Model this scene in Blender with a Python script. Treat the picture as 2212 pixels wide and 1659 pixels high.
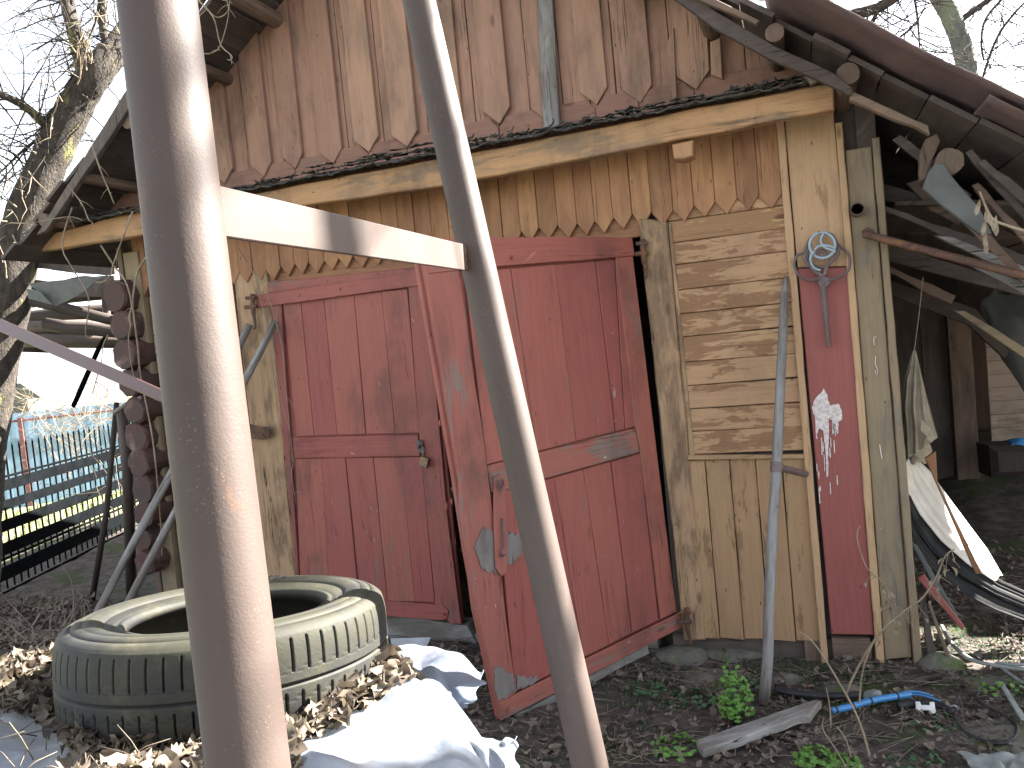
import bpy, math, random
from mathutils import Vector, Matrix, noise
random.seed(7)
sc = bpy.context.scene
for o in list(bpy.data.objects): bpy.data.objects.remove(o)
COL = sc.collection

# ------------------------------------------------------------------ camera
FPX, CX, CY = 1725.0, 1106.0, 829.5
roll, pitch, yaw = math.radians(5.5), math.radians(-2.9), math.radians(20.3)
CAM = Vector((0, -3.9, 1.6))
fw = Vector((-math.sin(yaw)*math.cos(pitch), math.cos(yaw)*math.cos(pitch), math.sin(pitch)))
r0 = Vector((math.cos(yaw), math.sin(yaw), 0)); u0 = r0.cross(fw)
RI = r0*math.cos(roll)-u0*math.sin(roll); UP = r0*math.sin(roll)+u0*math.cos(roll)
cd = bpy.data.cameras.new('camera'); cam = bpy.data.objects.new('camera', cd); COL.objects.link(cam)
cam.matrix_world = Matrix(((RI.x, UP.x, -fw.x, CAM.x), (RI.y, UP.y, -fw.y, CAM.y), (RI.z, UP.z, -fw.z, CAM.z), (0, 0, 0, 1)))
cd.sensor_width = 36; cd.lens = 36*FPX/2212; cd.clip_start = .05; cd.clip_end = 500
sc.camera = cam

# ------------------------------------------------------------------ sky, sun, exposure
SUN_EL, SUN_AZ = math.radians(36), math.radians(49)
w = bpy.data.worlds.new('World'); sc.world = w; w.use_nodes = True
nt = w.node_tree; nt.nodes.clear()
sky = nt.nodes.new('ShaderNodeTexSky'); sky.sky_type = 'NISHITA'; sky.sun_disc = False
sky.sun_elevation = SUN_EL; sky.sun_rotation = SUN_AZ; sky.air_density = 1.0; sky.dust_density = 1.2; sky.ozone_density = 1.0
bg = nt.nodes.new('ShaderNodeBackground'); bg.inputs[1].default_value = 0.05
wo = nt.nodes.new('ShaderNodeOutputWorld')
hs_ = nt.nodes.new('ShaderNodeHueSaturation'); hs_.inputs['Saturation'].default_value = .38
nt.links.new(sky.outputs[0], hs_.inputs['Color']); nt.links.new(hs_.outputs[0], bg.inputs[0]); nt.links.new(bg.outputs[0], wo.inputs[0])
ld = bpy.data.lights.new('sun', 'SUN'); ld.energy = 5.0; ld.angle = math.radians(.5); ld.color = (1, .95, .87)
sun = bpy.data.objects.new('sun', ld); COL.objects.link(sun)
sd = Vector((math.sin(SUN_AZ)*math.cos(SUN_EL), math.cos(SUN_AZ)*math.cos(SUN_EL), math.sin(SUN_EL)))
sun.rotation_euler = sd.to_track_quat('Z', 'Y').to_euler(); sun.location = (6, 6, 9)
sc.view_settings.view_transform = 'Standard'; sc.view_settings.look = 'None'
sc.view_settings.exposure = 3.6; sc.view_settings.gamma = 1
sc.render.engine = 'CYCLES'

# ------------------------------------------------------------------ pixel of the survey photo -> point on a real plane
def ray(x, y): return (fw*FPX+RI*(x-CX)-UP*(y-CY))/FPX
def P(x, y, Y=0.0):
    d = ray(x, y); return CAM+d*((Y-CAM.y)/d.y)
def PZ(x, y, Z=0.0):
    d = ray(x, y); return CAM+d*((Z-CAM.z)/d.z)
def PD(x, y, dep): return CAM+ray(x, y)*dep
def proj(p):
    v = Vector(p)-CAM; z = v.dot(fw); return (CX+FPX*v.dot(RI)/z, CY-FPX*v.dot(UP)/z, z)

# ------------------------------------------------------------------ materials
def newmat(name):
    m = bpy.data.materials.new(name); m.use_nodes = True; n = m.node_tree; n.nodes.clear()
    out = n.nodes.new('ShaderNodeOutputMaterial'); b = n.nodes.new('ShaderNodeBsdfPrincipled')
    n.links.new(b.outputs[0], out.inputs[0]); return m, n, b
def N(n, t, **k):
    x = n.nodes.new(t)
    for a, v in k.items(): setattr(x, a, v)
    return x
def noi(n, vec, scale, det=6, rough=.6, dist=0):
    x = N(n, 'ShaderNodeTexNoise'); x.inputs['Scale'].default_value = scale; x.inputs['Detail'].default_value = det
    x.inputs['Roughness'].default_value = rough; x.inputs['Distortion'].default_value = dist
    if vec is not None: n.links.new(vec, x.inputs['Vector'])
    return x.outputs['Fac']
def mapv(n, src, s, loc=(0, 0, 0)):
    x = N(n, 'ShaderNodeMapping'); x.inputs['Scale'].default_value = s; x.inputs['Location'].default_value = loc
    n.links.new(src, x.inputs['Vector']); return x.outputs[0]
def rmp(n, f, a, b, va=0.0, vb=1.0):
    x = N(n, 'ShaderNodeMapRange'); x.interpolation_type = 'SMOOTHSTEP'
    for i, v in zip((1, 2, 3, 4), (a, b, va, vb)): x.inputs[i].default_value = v
    n.links.new(f, x.inputs[0]); return x.outputs[0]
def mth(n, op, a, b=0.0):
    x = N(n, 'ShaderNodeMath', operation=op)
    for i, v in enumerate((a, b)):
        if isinstance(v, (int, float)): x.inputs[i].default_value = v
        else: n.links.new(v, x.inputs[i])
    return x.outputs[0]
def mix(n, f, a, b, bt='MIX'):
    x = N(n, 'ShaderNodeMix', data_type='RGBA', blend_type=bt)
    for i, v in ((0, f), (6, a), (7, b)):
        if isinstance(v, (int, float)): x.inputs[i].default_value = v
        elif isinstance(v, tuple): x.inputs[i].default_value = (*v[:3], 1)
        else: n.links.new(v, x.inputs[i])
    return x.outputs[2]
def bump(n, b, h, st=.3, d=.005):
    x = N(n, 'ShaderNodeBump'); x.inputs['Strength'].default_value = st; x.inputs['Distance'].default_value = d
    n.links.new(h, x.inputs['Height']); n.links.new(x.outputs[0], b.inputs['Normal'])
def uvc(n): return N(n, 'ShaderNodeTexCoord').outputs['UV']
def obc(n): return N(n, 'ShaderNodeTexCoord').outputs['Object']
def rnd(n):
    x = N(n, 'ShaderNodeAttribute'); x.attribute_name = 'rnd'; return x.outputs['Fac']
def hsv(n, col, h=None, s=None, v=None):
    x = N(n, 'ShaderNodeHueSaturation')
    for k, t in (('Hue', h), ('Saturation', s), ('Value', v)):
        if t is None: continue
        if isinstance(t, (int, float)): x.inputs[k].default_value = t
        else: n.links.new(t, x.inputs[k])
    n.links.new(col, x.inputs['Color']); return x.outputs[0]

def mat_wood(name, paint, under, peel=.5, soft=.06, grain=.35, dirt=.45, dirtc=(.035, .025, .018), crack=.5, rough=.75, var=.35, bs=.5, knots=.6, chips=None):
    """paint over wood; U runs along the board, V across it, both in metres"""
    m, n, b = newmat(name); uv = uvc(n); ob = obc(n); r = rnd(n)
    g = noi(n, mapv(n, uv, (4, 90, 1)), 1, 6, .65, .4)
    g2 = noi(n, mapv(n, uv, (1.4, 26, 1)), 1, 5, .6, .8)
    pn = noi(n, mapv(n, uv, (3.2, 13, 1)), 1, 12, .68, .5)
    big = noi(n, ob, 1.1, 4, .6)
    f = mth(n, 'ADD', mth(n, 'ADD', pn, mth(n, 'MULTIPLY', mth(n, 'SUBTRACT', g, .5), .30)), mth(n, 'MULTIPLY', mth(n, 'SUBTRACT', big, .5), .5))
    f = mth(n, 'ADD', f, mth(n, 'MULTIPLY', mth(n, 'SUBTRACT', r, .5), .10))
    wear = rmp(n, f, peel-soft, peel+soft)
    base = mix(n, wear, paint, under)
    gv = mth(n, 'ADD', 1-grain*.5, mth(n, 'MULTIPLY', g2, grain))
    base = hsv(n, base, v=gv)
    gfine = mth(n, 'MULTIPLY', g, .5)
    base = hsv(n, base, v=mth(n, 'ADD', .75, gfine))
    base = hsv(n, base, h=mth(n, 'ADD', .496, mth(n, 'MULTIPLY', r, .010)), v=mth(n, 'ADD', 1-var*.5, mth(n, 'MULTIPLY', r, var)))
    dn = noi(n, mapv(n, ob, (2.6, 2.6, 1.3)), 1, 8, .7, .3)
    base = mix(n, mth(n, 'MULTIPLY', rmp(n, dn, .48, .72), dirt), base, dirtc)
    cr = noi(n, mapv(n, uv, (.8, 34, 1), (3, 5, 0)), 1, 3, .55, .6)
    crm = rmp(n, mth(n, 'ABSOLUTE', mth(n, 'SUBTRACT', cr, .52)), .0, .012, 1, 0)
    cz = rmp(n, noi(n, mapv(n, uv, (1.5, 5, 1), (9, 2, 0)), 1, 3, .5), .5, .6)
    crm = mth(n, 'MULTIPLY', mth(n, 'MULTIPLY', crm, cz), crack)
    base = mix(n, crm, base, (.004, .003, .003))
    # knots
    vo = N(n, 'ShaderNodeTexVoronoi'); vo.inputs['Scale'].default_value = 1; n.links.new(mapv(n, uv, (2.1, 5.5, 1)), vo.inputs['Vector'])
    kn = rmp(n, vo.outputs['Distance'], .035, .085, 1, 0)
    base = mix(n, mth(n, 'MULTIPLY', kn, knots), base, (under[0]*.35, under[1]*.3, under[2]*.3))
    # specks, nail heads and dark spots
    v2 = N(n, 'ShaderNodeTexVoronoi'); v2.inputs['Scale'].default_value = 1; n.links.new(mapv(n, uv, (7, 17, 1)), v2.inputs['Vector'])
    sp = rmp(n, v2.outputs['Distance'], .04, .075, 1, 0)
    base = mix(n, mth(n, 'MULTIPLY', sp, .75), base, (.03, .02, .016))
    if chips:
        cn = noi(n, mapv(n, uv, (11, 34, 1), (1, 7, 0)), 1, 9, .72, .6)
        c2 = rmp(n, noi(n, ob, 2.3, 3, .5), .42, .62)
        base = mix(n, mth(n, 'MULTIPLY', rmp(n, cn, .635, .67), c2), base, chips)
    n.links.new(base, b.inputs['Base Color'])
    b.inputs['Roughness'].default_value = rough; b.inputs['Specular IOR Level'].default_value = .3
    h = mth(n, 'SUBTRACT', mth(n, 'ADD', mth(n, 'MULTIPLY', g, .6), mth(n, 'MULTIPLY', g2, .5)), mth(n, 'ADD', mth(n, 'MULTIPLY', wear, .35), mth(n, 'MULTIPLY', crm, 1.5)))
    bump(n, b, h, bs, .004)
    return m

def mat_noise(name, c1, c2, scale=8, rough=.8, bs=.3, bd=.005, c3=None, s3=2.0, t3=(.5, .6), metal=0, det=8, stretch=(1, 1, 1), spec=.3, var=0):
    m, n, b = newmat(name); ob = obc(n); v = mapv(n, ob, stretch)
    f = noi(n, v, scale, det, .65, .2); base = mix(n, rmp(n, f, .35, .65), c1, c2)
    if c3: base = mix(n, rmp(n, noi(n, v, s3, 7, .65, .3), *t3), base, c3)
    if var: base = hsv(n, base, v=mth(n, 'ADD', 1-var*.5, mth(n, 'MULTIPLY', rnd(n), var)))
    n.links.new(base, b.inputs['Base Color']); b.inputs['Roughness'].default_value = rough
    b.inputs['Metallic'].default_value = metal; b.inputs['Specular IOR Level'].default_value = spec
    if bs: bump(n, b, noi(n, v, scale*3, 8, .6), bs, bd)
    return m

M = {}
M['gable'] = mat_wood('gable_wood', (.28, .16, .112), (.20, .125, .09), .56, .12, .4, .5, knots=.6, crack=.8, var=.34)
M['gable_base'] = mat_wood('gable_base_wood', (.22, .115, .085), (.16, .11, .085), .6, .12, .4, .5)
M['zig'] = mat_wood('orange_brown_wood', (.30, .155, .08), (.23, .115, .06), .50, .12, .35, .4, crack=.6, var=.45)
M['fascia'] = mat_wood('ochre_beam_wood', (.34, .195, .10), (.19, .13, .085), .57, .10, .4, .5, var=.1, chips=(.3, .27, .22))
M['ochre'] = mat_wood('peeling_ochre_paint', (.37, .235, .13), (.225, .125, .066), .485, .02, .25, .3, crack=.3, var=.2, knots=.8)
M['ochre_low'] = mat_wood('olive_ochre_paint', (.30, .19, .105), (.19, .115, .062), .58, .03, .28, .35, crack=.35, var=.2)
M['corner'] = mat_wood('corner_ochre_paint', (.37, .24, .14), (.25, .15, .085), .63, .05, .22, .35, crack=.3, var=.15)
M['corner_grey'] = mat_wood('weathered_olive_paint', (.225, .175, .11), (.16, .14, .11), .55, .06, .3, .4, crack=.4, var=.15, chips=(.3, .29, .27))
M['post'] = mat_wood('cracked_ochre_post', (.34, .225, .13), (.19, .125, .075), .50, .08, .55, .7, crack=1.0, var=.1, bs=.9, chips=(.36, .33, .27))
M['red'] = mat_wood('red_door_paint', (.245, .074, .060), (.19, .092, .075), .66, .06, .22, .62, (.085, .038, .034), crack=.55, var=.14, rough=.6, knots=.25, bs=.35, chips=(.28, .25, .24))
M['red_worn'] = mat_wood('worn_red_door_paint', (.23, .074, .061), (.155, .11, .098), .62, .06, .3, .65, (.05, .035, .032), crack=.8, var=.2, rough=.65, bs=.5, chips=(.36, .34, .33))
M['redboard'] = mat_wood('red_corner_board_paint', (.235, .075, .061), (.20, .10, .083), .72, .08, .15, .3, (.10, .03, .027), crack=.15, var=.1, rough=.6, knots=0, bs=.2)
M['grey'] = mat_wood('weathered_grey_wood', (.23, .225, .222), (.12, .105, .092), .48, .15, .55, .4, crack=1, var=.25, bs=.9)
M['baregrey'] = mat_wood('bare_door_wood', (.165, .15, .142), (.10, .08, .072), .5, .15, .55, .6, crack=1, var=.25, bs=.9)
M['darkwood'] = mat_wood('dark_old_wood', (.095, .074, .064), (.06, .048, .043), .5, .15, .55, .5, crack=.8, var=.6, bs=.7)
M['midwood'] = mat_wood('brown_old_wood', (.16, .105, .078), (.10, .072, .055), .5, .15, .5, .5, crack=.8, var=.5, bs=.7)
M['shadewood'] = mat_wood('shaded_dark_wood', (.045, .034, .03), (.03, .024, .022), .5, .15, .5, .5, crack=.8, var=.5, bs=.7)  # darker copy of the old wood, with the eave shade put into its colour
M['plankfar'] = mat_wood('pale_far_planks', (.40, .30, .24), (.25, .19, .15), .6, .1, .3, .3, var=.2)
M['metal'] = mat_noise('primed_steel', (.10, .075, .068), (.08, .056, .05), 4, .42, .38, .0016, c3=(.13, .085, .065), s3=2.0, t3=(.56, .74), spec=.6, det=10, stretch=(1, 1, .5))
def mat_pipe():
    m, n, b = newmat('primed_pipe_steel'); ob = obc(n)
    base = mix(n, rmp(n, noi(n, mapv(n, ob, (1, 1, .4)), 5, 8, .65), .35, .7), (.060, .043, .036), (.043, .030, .025))
    r1 = rmp(n, noi(n, mapv(n, ob, (1, 1, .5)), 22, 9, .7), .60, .68)
    base = mix(n, mth(n, 'MULTIPLY', r1, .6), base, (.10, .052, .03))
    v = N(n, 'ShaderNodeTexVoronoi'); v.inputs['Scale'].default_value = 190; n.links.new(ob, v.inputs['Vector'])
    sp = rmp(n, v.outputs['Distance'], .10, .22, 1, 0)
    sel = rmp(n, noi(n, ob, 14, 4, .6), .52, .6)
    base = mix(n, mth(n, 'MULTIPLY', mth(n, 'MULTIPLY', sp, sel), .35), base, (.20, .16, .13))
    n.links.new(base, b.inputs['Base Color']); b.inputs['Roughness'].default_value = .62; b.inputs['Specular IOR Level'].default_value = .3
    h = mth(n, 'ADD', mth(n, 'MULTIPLY', noi(n, ob, 330, 3, .6), .7), mth(n, 'MULTIPLY', noi(n, ob, 60, 4, .5), .6))
    bump(n, b, h, .4, .001); return m
M['pipe'] = mat_pipe()
M['flatred'] = mat_noise('red_primed_bar', (.070, .026, .020), (.055, .025, .02), 9, .55, .2, .001)
M['rust'] = mat_noise('rusty_iron', (.10, .055, .038), (.06, .035, .028), 30, .75, .5, .002, c3=(.16, .075, .035), s3=14, t3=(.5, .65))
M['iron'] = mat_noise('dull_iron', (.085, .075, .075), (.05, .045, .045), 40, .55, .3, .001, spec=.5)
M['brownpvc'] = mat_noise('brown_grey_plastic', (.12, .085, .085), (.085, .065, .065), 14, .45, .1, .001, spec=.5)
M['bluering'] = mat_noise('pale_blue_plastic', (.25, .33, .38), (.20, .27, .33), 20, .35, .1, .001, spec=.5)
M['brass'] = mat_noise('dull_brass', (.20, .14, .09), (.13, .09, .065), 40, .45, .2, .001, metal=.5)
M['felt'] = mat_noise('rotten_roofing_felt', (.035, .033, .03), (.065, .06, .05), 25, .95, .9, .01, c3=(.17, .17, .12), s3=16, t3=(.6, .7))
M['sheetmetal'] = mat_noise('maroon_roof_sheet', (.125, .082, .08), (.085, .06, .06), 7, .6, .5, .006, c3=(.13, .085, .07), s3=3, t3=(.5, .7))
M['bark'] = mat_noise('grey_brown_bark', (.07, .058, .046), (.033, .028, .025), 22, .95, 1.0, .03, c3=(.15, .14, .06), s3=6, t3=(.55, .68), stretch=(1, 1, .4))
M['barkfar'] = mat_noise('mossy_grey_bark', (.12, .125, .105), (.06, .063, .055), 10, .95, .8, .02, c3=(.12, .135, .09), s3=4, t3=(.5, .65), stretch=(1, 1, .5))
M['twig'] = mat_noise('dry_twig', (.20, .16, .13), (.11, .085, .07), 12, .9, .3, .001)
M['drystem'] = mat_noise('dry_stem', (.26, .21, .15), (.16, .12, .085), 12, .85, .3, .001)
M['bluecorr'] = mat_noise('pale_blue_sheet', (.15, .24, .34), (.14, .23, .33), 3, .5, .05, .001)
M['maroonpost'] = mat_noise('maroon_paint', (.15, .06, .06), (.11, .05, .05), 8, .6, .1)
M['black'] = mat_noise('black_paint', (.004, .0045, .005), (.006, .007, .008), 8, 1.0, 0, spec=0.0)
M['blackpoly'] = mat_noise('black_polythene', (.012, .014, .016), (.03, .03, .033), 18, .55, .6, .003)
M['tarp'] = mat_noise('grey_blue_tar_paper', (.10, .105, .10), (.07, .075, .073), 6, .7, .3)
M['white'] = mat_noise('dirty_white_paint', (.62, .62, .60), (.5, .5, .48), 12, .7, .3)
M['plaster'] = mat_noise('white_paint_splash', (.62, .58, .56), (.40, .34, .33), 60, .8, .8, .003)
M['alum'] = mat_noise('grey_aluminium', (.42, .44, .48), (.33, .35, .38), 12, .35, .1, .001, spec=.6)
M['hose'] = mat_noise('blue_plastic_pipe', (.04, .19, .42), (.035, .16, .36), 14, .35, .1, .001, spec=.5)
M['cable'] = mat_noise('grey_old_cable', (.24, .26, .25), (.16, .18, .17), 12, .6, .3, .001)
M['stone'] = mat_noise('mossy_stone', (.14, .13, .115), (.085, .082, .07), 9, .9, .8, .012, c3=(.06, .085, .025), s3=5, t3=(.5, .62))
M['cloth'] = mat_noise('khaki_cloth', (.30, .26, .19), (.22, .185, .135), 9, .95, .5, .003, c3=(.13, .11, .085), s3=4, t3=(.55, .75))
M['lino'] = mat_noise('pale_bent_sheet', (.60, .56, .50), (.48, .44, .38), 6, .7, .2)
M['linoshade'] = mat_noise('shade_darkened_sheet', (.035, .035, .034), (.02, .02, .02), 6, .95, .2, spec=.1)  # shade put into the colour: lower sheets darkened because the sun reaches them
M['rubberdark'] = mat_noise('black_hose_rubber', (.02, .02, .022), (.035, .035, .035), 18, .6, .3, .002)
M['logend'] = mat_noise('painted_log_end', (.07, .034, .03), (.05, .036, .032), 8, .75, .5, .006, c3=(.17, .11, .10), s3=6, t3=(.55, .72))
M['tyre'] = None
M['snow'] = mat_noise('white_fleece', (.75, .75, .75), (.6, .6, .6), 12, .9, .3)

def mat_tyre():
    m, n, b = newmat('algae_covered_rubber'); ob = obc(n)
    f = noi(n, ob, 7, 9, .68, .3); f2 = noi(n, ob, 45, 8, .7)
    g = N(n, 'ShaderNodeNewGeometry'); sx = N(n, 'ShaderNodeSeparateXYZ'); n.links.new(g.outputs['Normal'], sx.inputs[0])
    base = mix(n, rmp(n, mth(n, 'ADD', f, mth(n, 'MULTIPLY', mth(n, 'SUBTRACT', f2, .5), .35)), .36, .58), (.012, .0125, .0125), (.021, .020, .0115))
    base = mix(n, rmp(n, noi(n, ob, 13, 8, .7), .52, .7), base, (.040, .037, .024))
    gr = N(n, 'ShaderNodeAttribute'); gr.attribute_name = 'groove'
    base = mix(n, mth(n, 'MULTIPLY', gr.outputs['Fac'], .93), base, (.0015, .0016, .0015))  # groove shade painted in: tread recesses mixed to near black
    n.links.new(base, b.inputs['Base Color']); b.inputs['Roughness'].default_value = .72; b.inputs['Specular IOR Level'].default_value = .35
    bump(n, b, mth(n, 'ADD', f2, noi(n, ob, 160, 4, .6)), .35, .0015); return m
M['tyre'] = mat_tyre()
def mat_plastic():
    m, n, b = newmat('milky_plastic_sheet'); ob = obc(n)
    f = noi(n, ob, 5, 8, .65); base = mix(n, rmp(n, f, .3, .7), (.20, .21, .23), (.10, .122, .165))
    base = mix(n, mth(n, 'MULTIPLY', rmp(n, noi(n, mapv(n, ob, (1, 1, 1), (4, 2, 8)), 9, 10, .75), .62, .72), .7), base, (.22, .17, .12))
    n.links.new(base, b.inputs['Base Color']); b.inputs['Roughness'].default_value = .33
    b.inputs['Specular IOR Level'].default_value = .5
    bump(n, b, mth(n, 'ADD', noi(n, ob, 17, 6, .6, 1.6), mth(n, 'MULTIPLY', noi(n, ob, 60, 5, .6, 1.4), .4)), .35, .012)
    t = N(n, 'ShaderNodeBsdfTranslucent'); t.inputs[0].default_value = (.75, .80, .86, 1)
    ms = N(n, 'ShaderNodeMixShader'); ms.inputs[0].default_value = .3
    out = [x for x in n.nodes if x.type == 'OUTPUT_MATERIAL'][0]
    n.links.new(b.outputs[0], ms.inputs[1]); n.links.new(t.outputs[0], ms.inputs[2]); n.links.new(ms.outputs[0], out.inputs[0])
    return m
M['plastic'] = mat_plastic()
def mat_leafy(name, c, tr, var=.6, rough=.6, hv=.05):
    m, n, b = newmat(name); r = rnd(n)
    col = N(n, 'ShaderNodeRGB'); col.outputs[0].default_value = (*c, 1)
    base = hsv(n, col.outputs[0], h=mth(n, 'ADD', .5-hv*.5, mth(n, 'MULTIPLY', r, hv)), v=mth(n, 'ADD', 1-var*.5, mth(n, 'MULTIPLY', r, var)))
    base = mix(n, rmp(n, noi(n, obc(n), 90, 5, .6), .4, .7, 0, .45), base, tuple(x*.5 for x in c))
    n.links.new(base, b.inputs['Base Color']); b.inputs['Roughness'].default_value = rough
    t = N(n, 'ShaderNodeBsdfTranslucent'); n.links.new(base, t.inputs[0])
    ms = N(n, 'ShaderNodeMixShader'); ms.inputs[0].default_value = tr
    out = [x for x in n.nodes if x.type == 'OUTPUT_MATERIAL'][0]
    n.links.new(b.outputs[0], ms.inputs[1]); n.links.new(t.outputs[0], ms.inputs[2]); n.links.new(ms.outputs[0], out.inputs[0])
    return m
M['deadleaf'] = mat_leafy('dead_leaf', (.125, .098, .070), .25, 1.2, .7, .04)
M['deadleaf_dark'] = mat_leafy('wet_dead_leaf', (.125, .095, .075), .12, 1.3, .7, .05)
M['green'] = mat_leafy('green_leaf', (.13, .27, .045), .3, .7, .5)
M['greendark'] = mat_leafy('dark_green_leaf', (.055, .13, .045), .25, .6, .5)
M['grassblade'] = mat_leafy('pale_grass', (.20, .22, .09), .3, .7, .6)
def mat_ground():
    m, n, b = newmat('damp_soil'); ob = obc(n)
    f = noi(n, ob, 9, 12, .75, .3); base = mix(n, rmp(n, f, .35, .68), (.034, .028, .025), (.125, .102, .086))
    base = mix(n, mth(n, 'MULTIPLY', rmp(n, noi(n, ob, 1.7, 8, .7, .5), .50, .60), .8), base, (.035, .055, .014))
    base = mix(n, rmp(n, noi(n, ob, 40, 6, .7), .58, .68), base, (.14, .11, .085))
    # sunlit meadow beyond the fence
    sx = N(n, 'ShaderNodeSeparateXYZ'); n.links.new(ob, sx.inputs[0])
    far = mth(n, 'MULTIPLY', rmp(n, sx.outputs[0], -8.4, -7.6, 1, 0), 1.0)
    gr = mix(n, rmp(n, noi(n, ob, 6, 9, .7), .4, .65), (.16, .18, .075), (.26, .24, .15))
    base = mix(n, far, base, gr)
    n.links.new(base, b.inputs['Base Color']); b.inputs['Roughness'].default_value = .95; b.inputs['Specular IOR Level'].default_value = .2
    bump(n, b, mth(n, 'ADD', noi(n, ob, 30, 10, .7), mth(n, 'MULTIPLY', noi(n, ob, 110, 5, .7), .4)), .8, .02); return m
M['soil'] = mat_ground()

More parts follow.
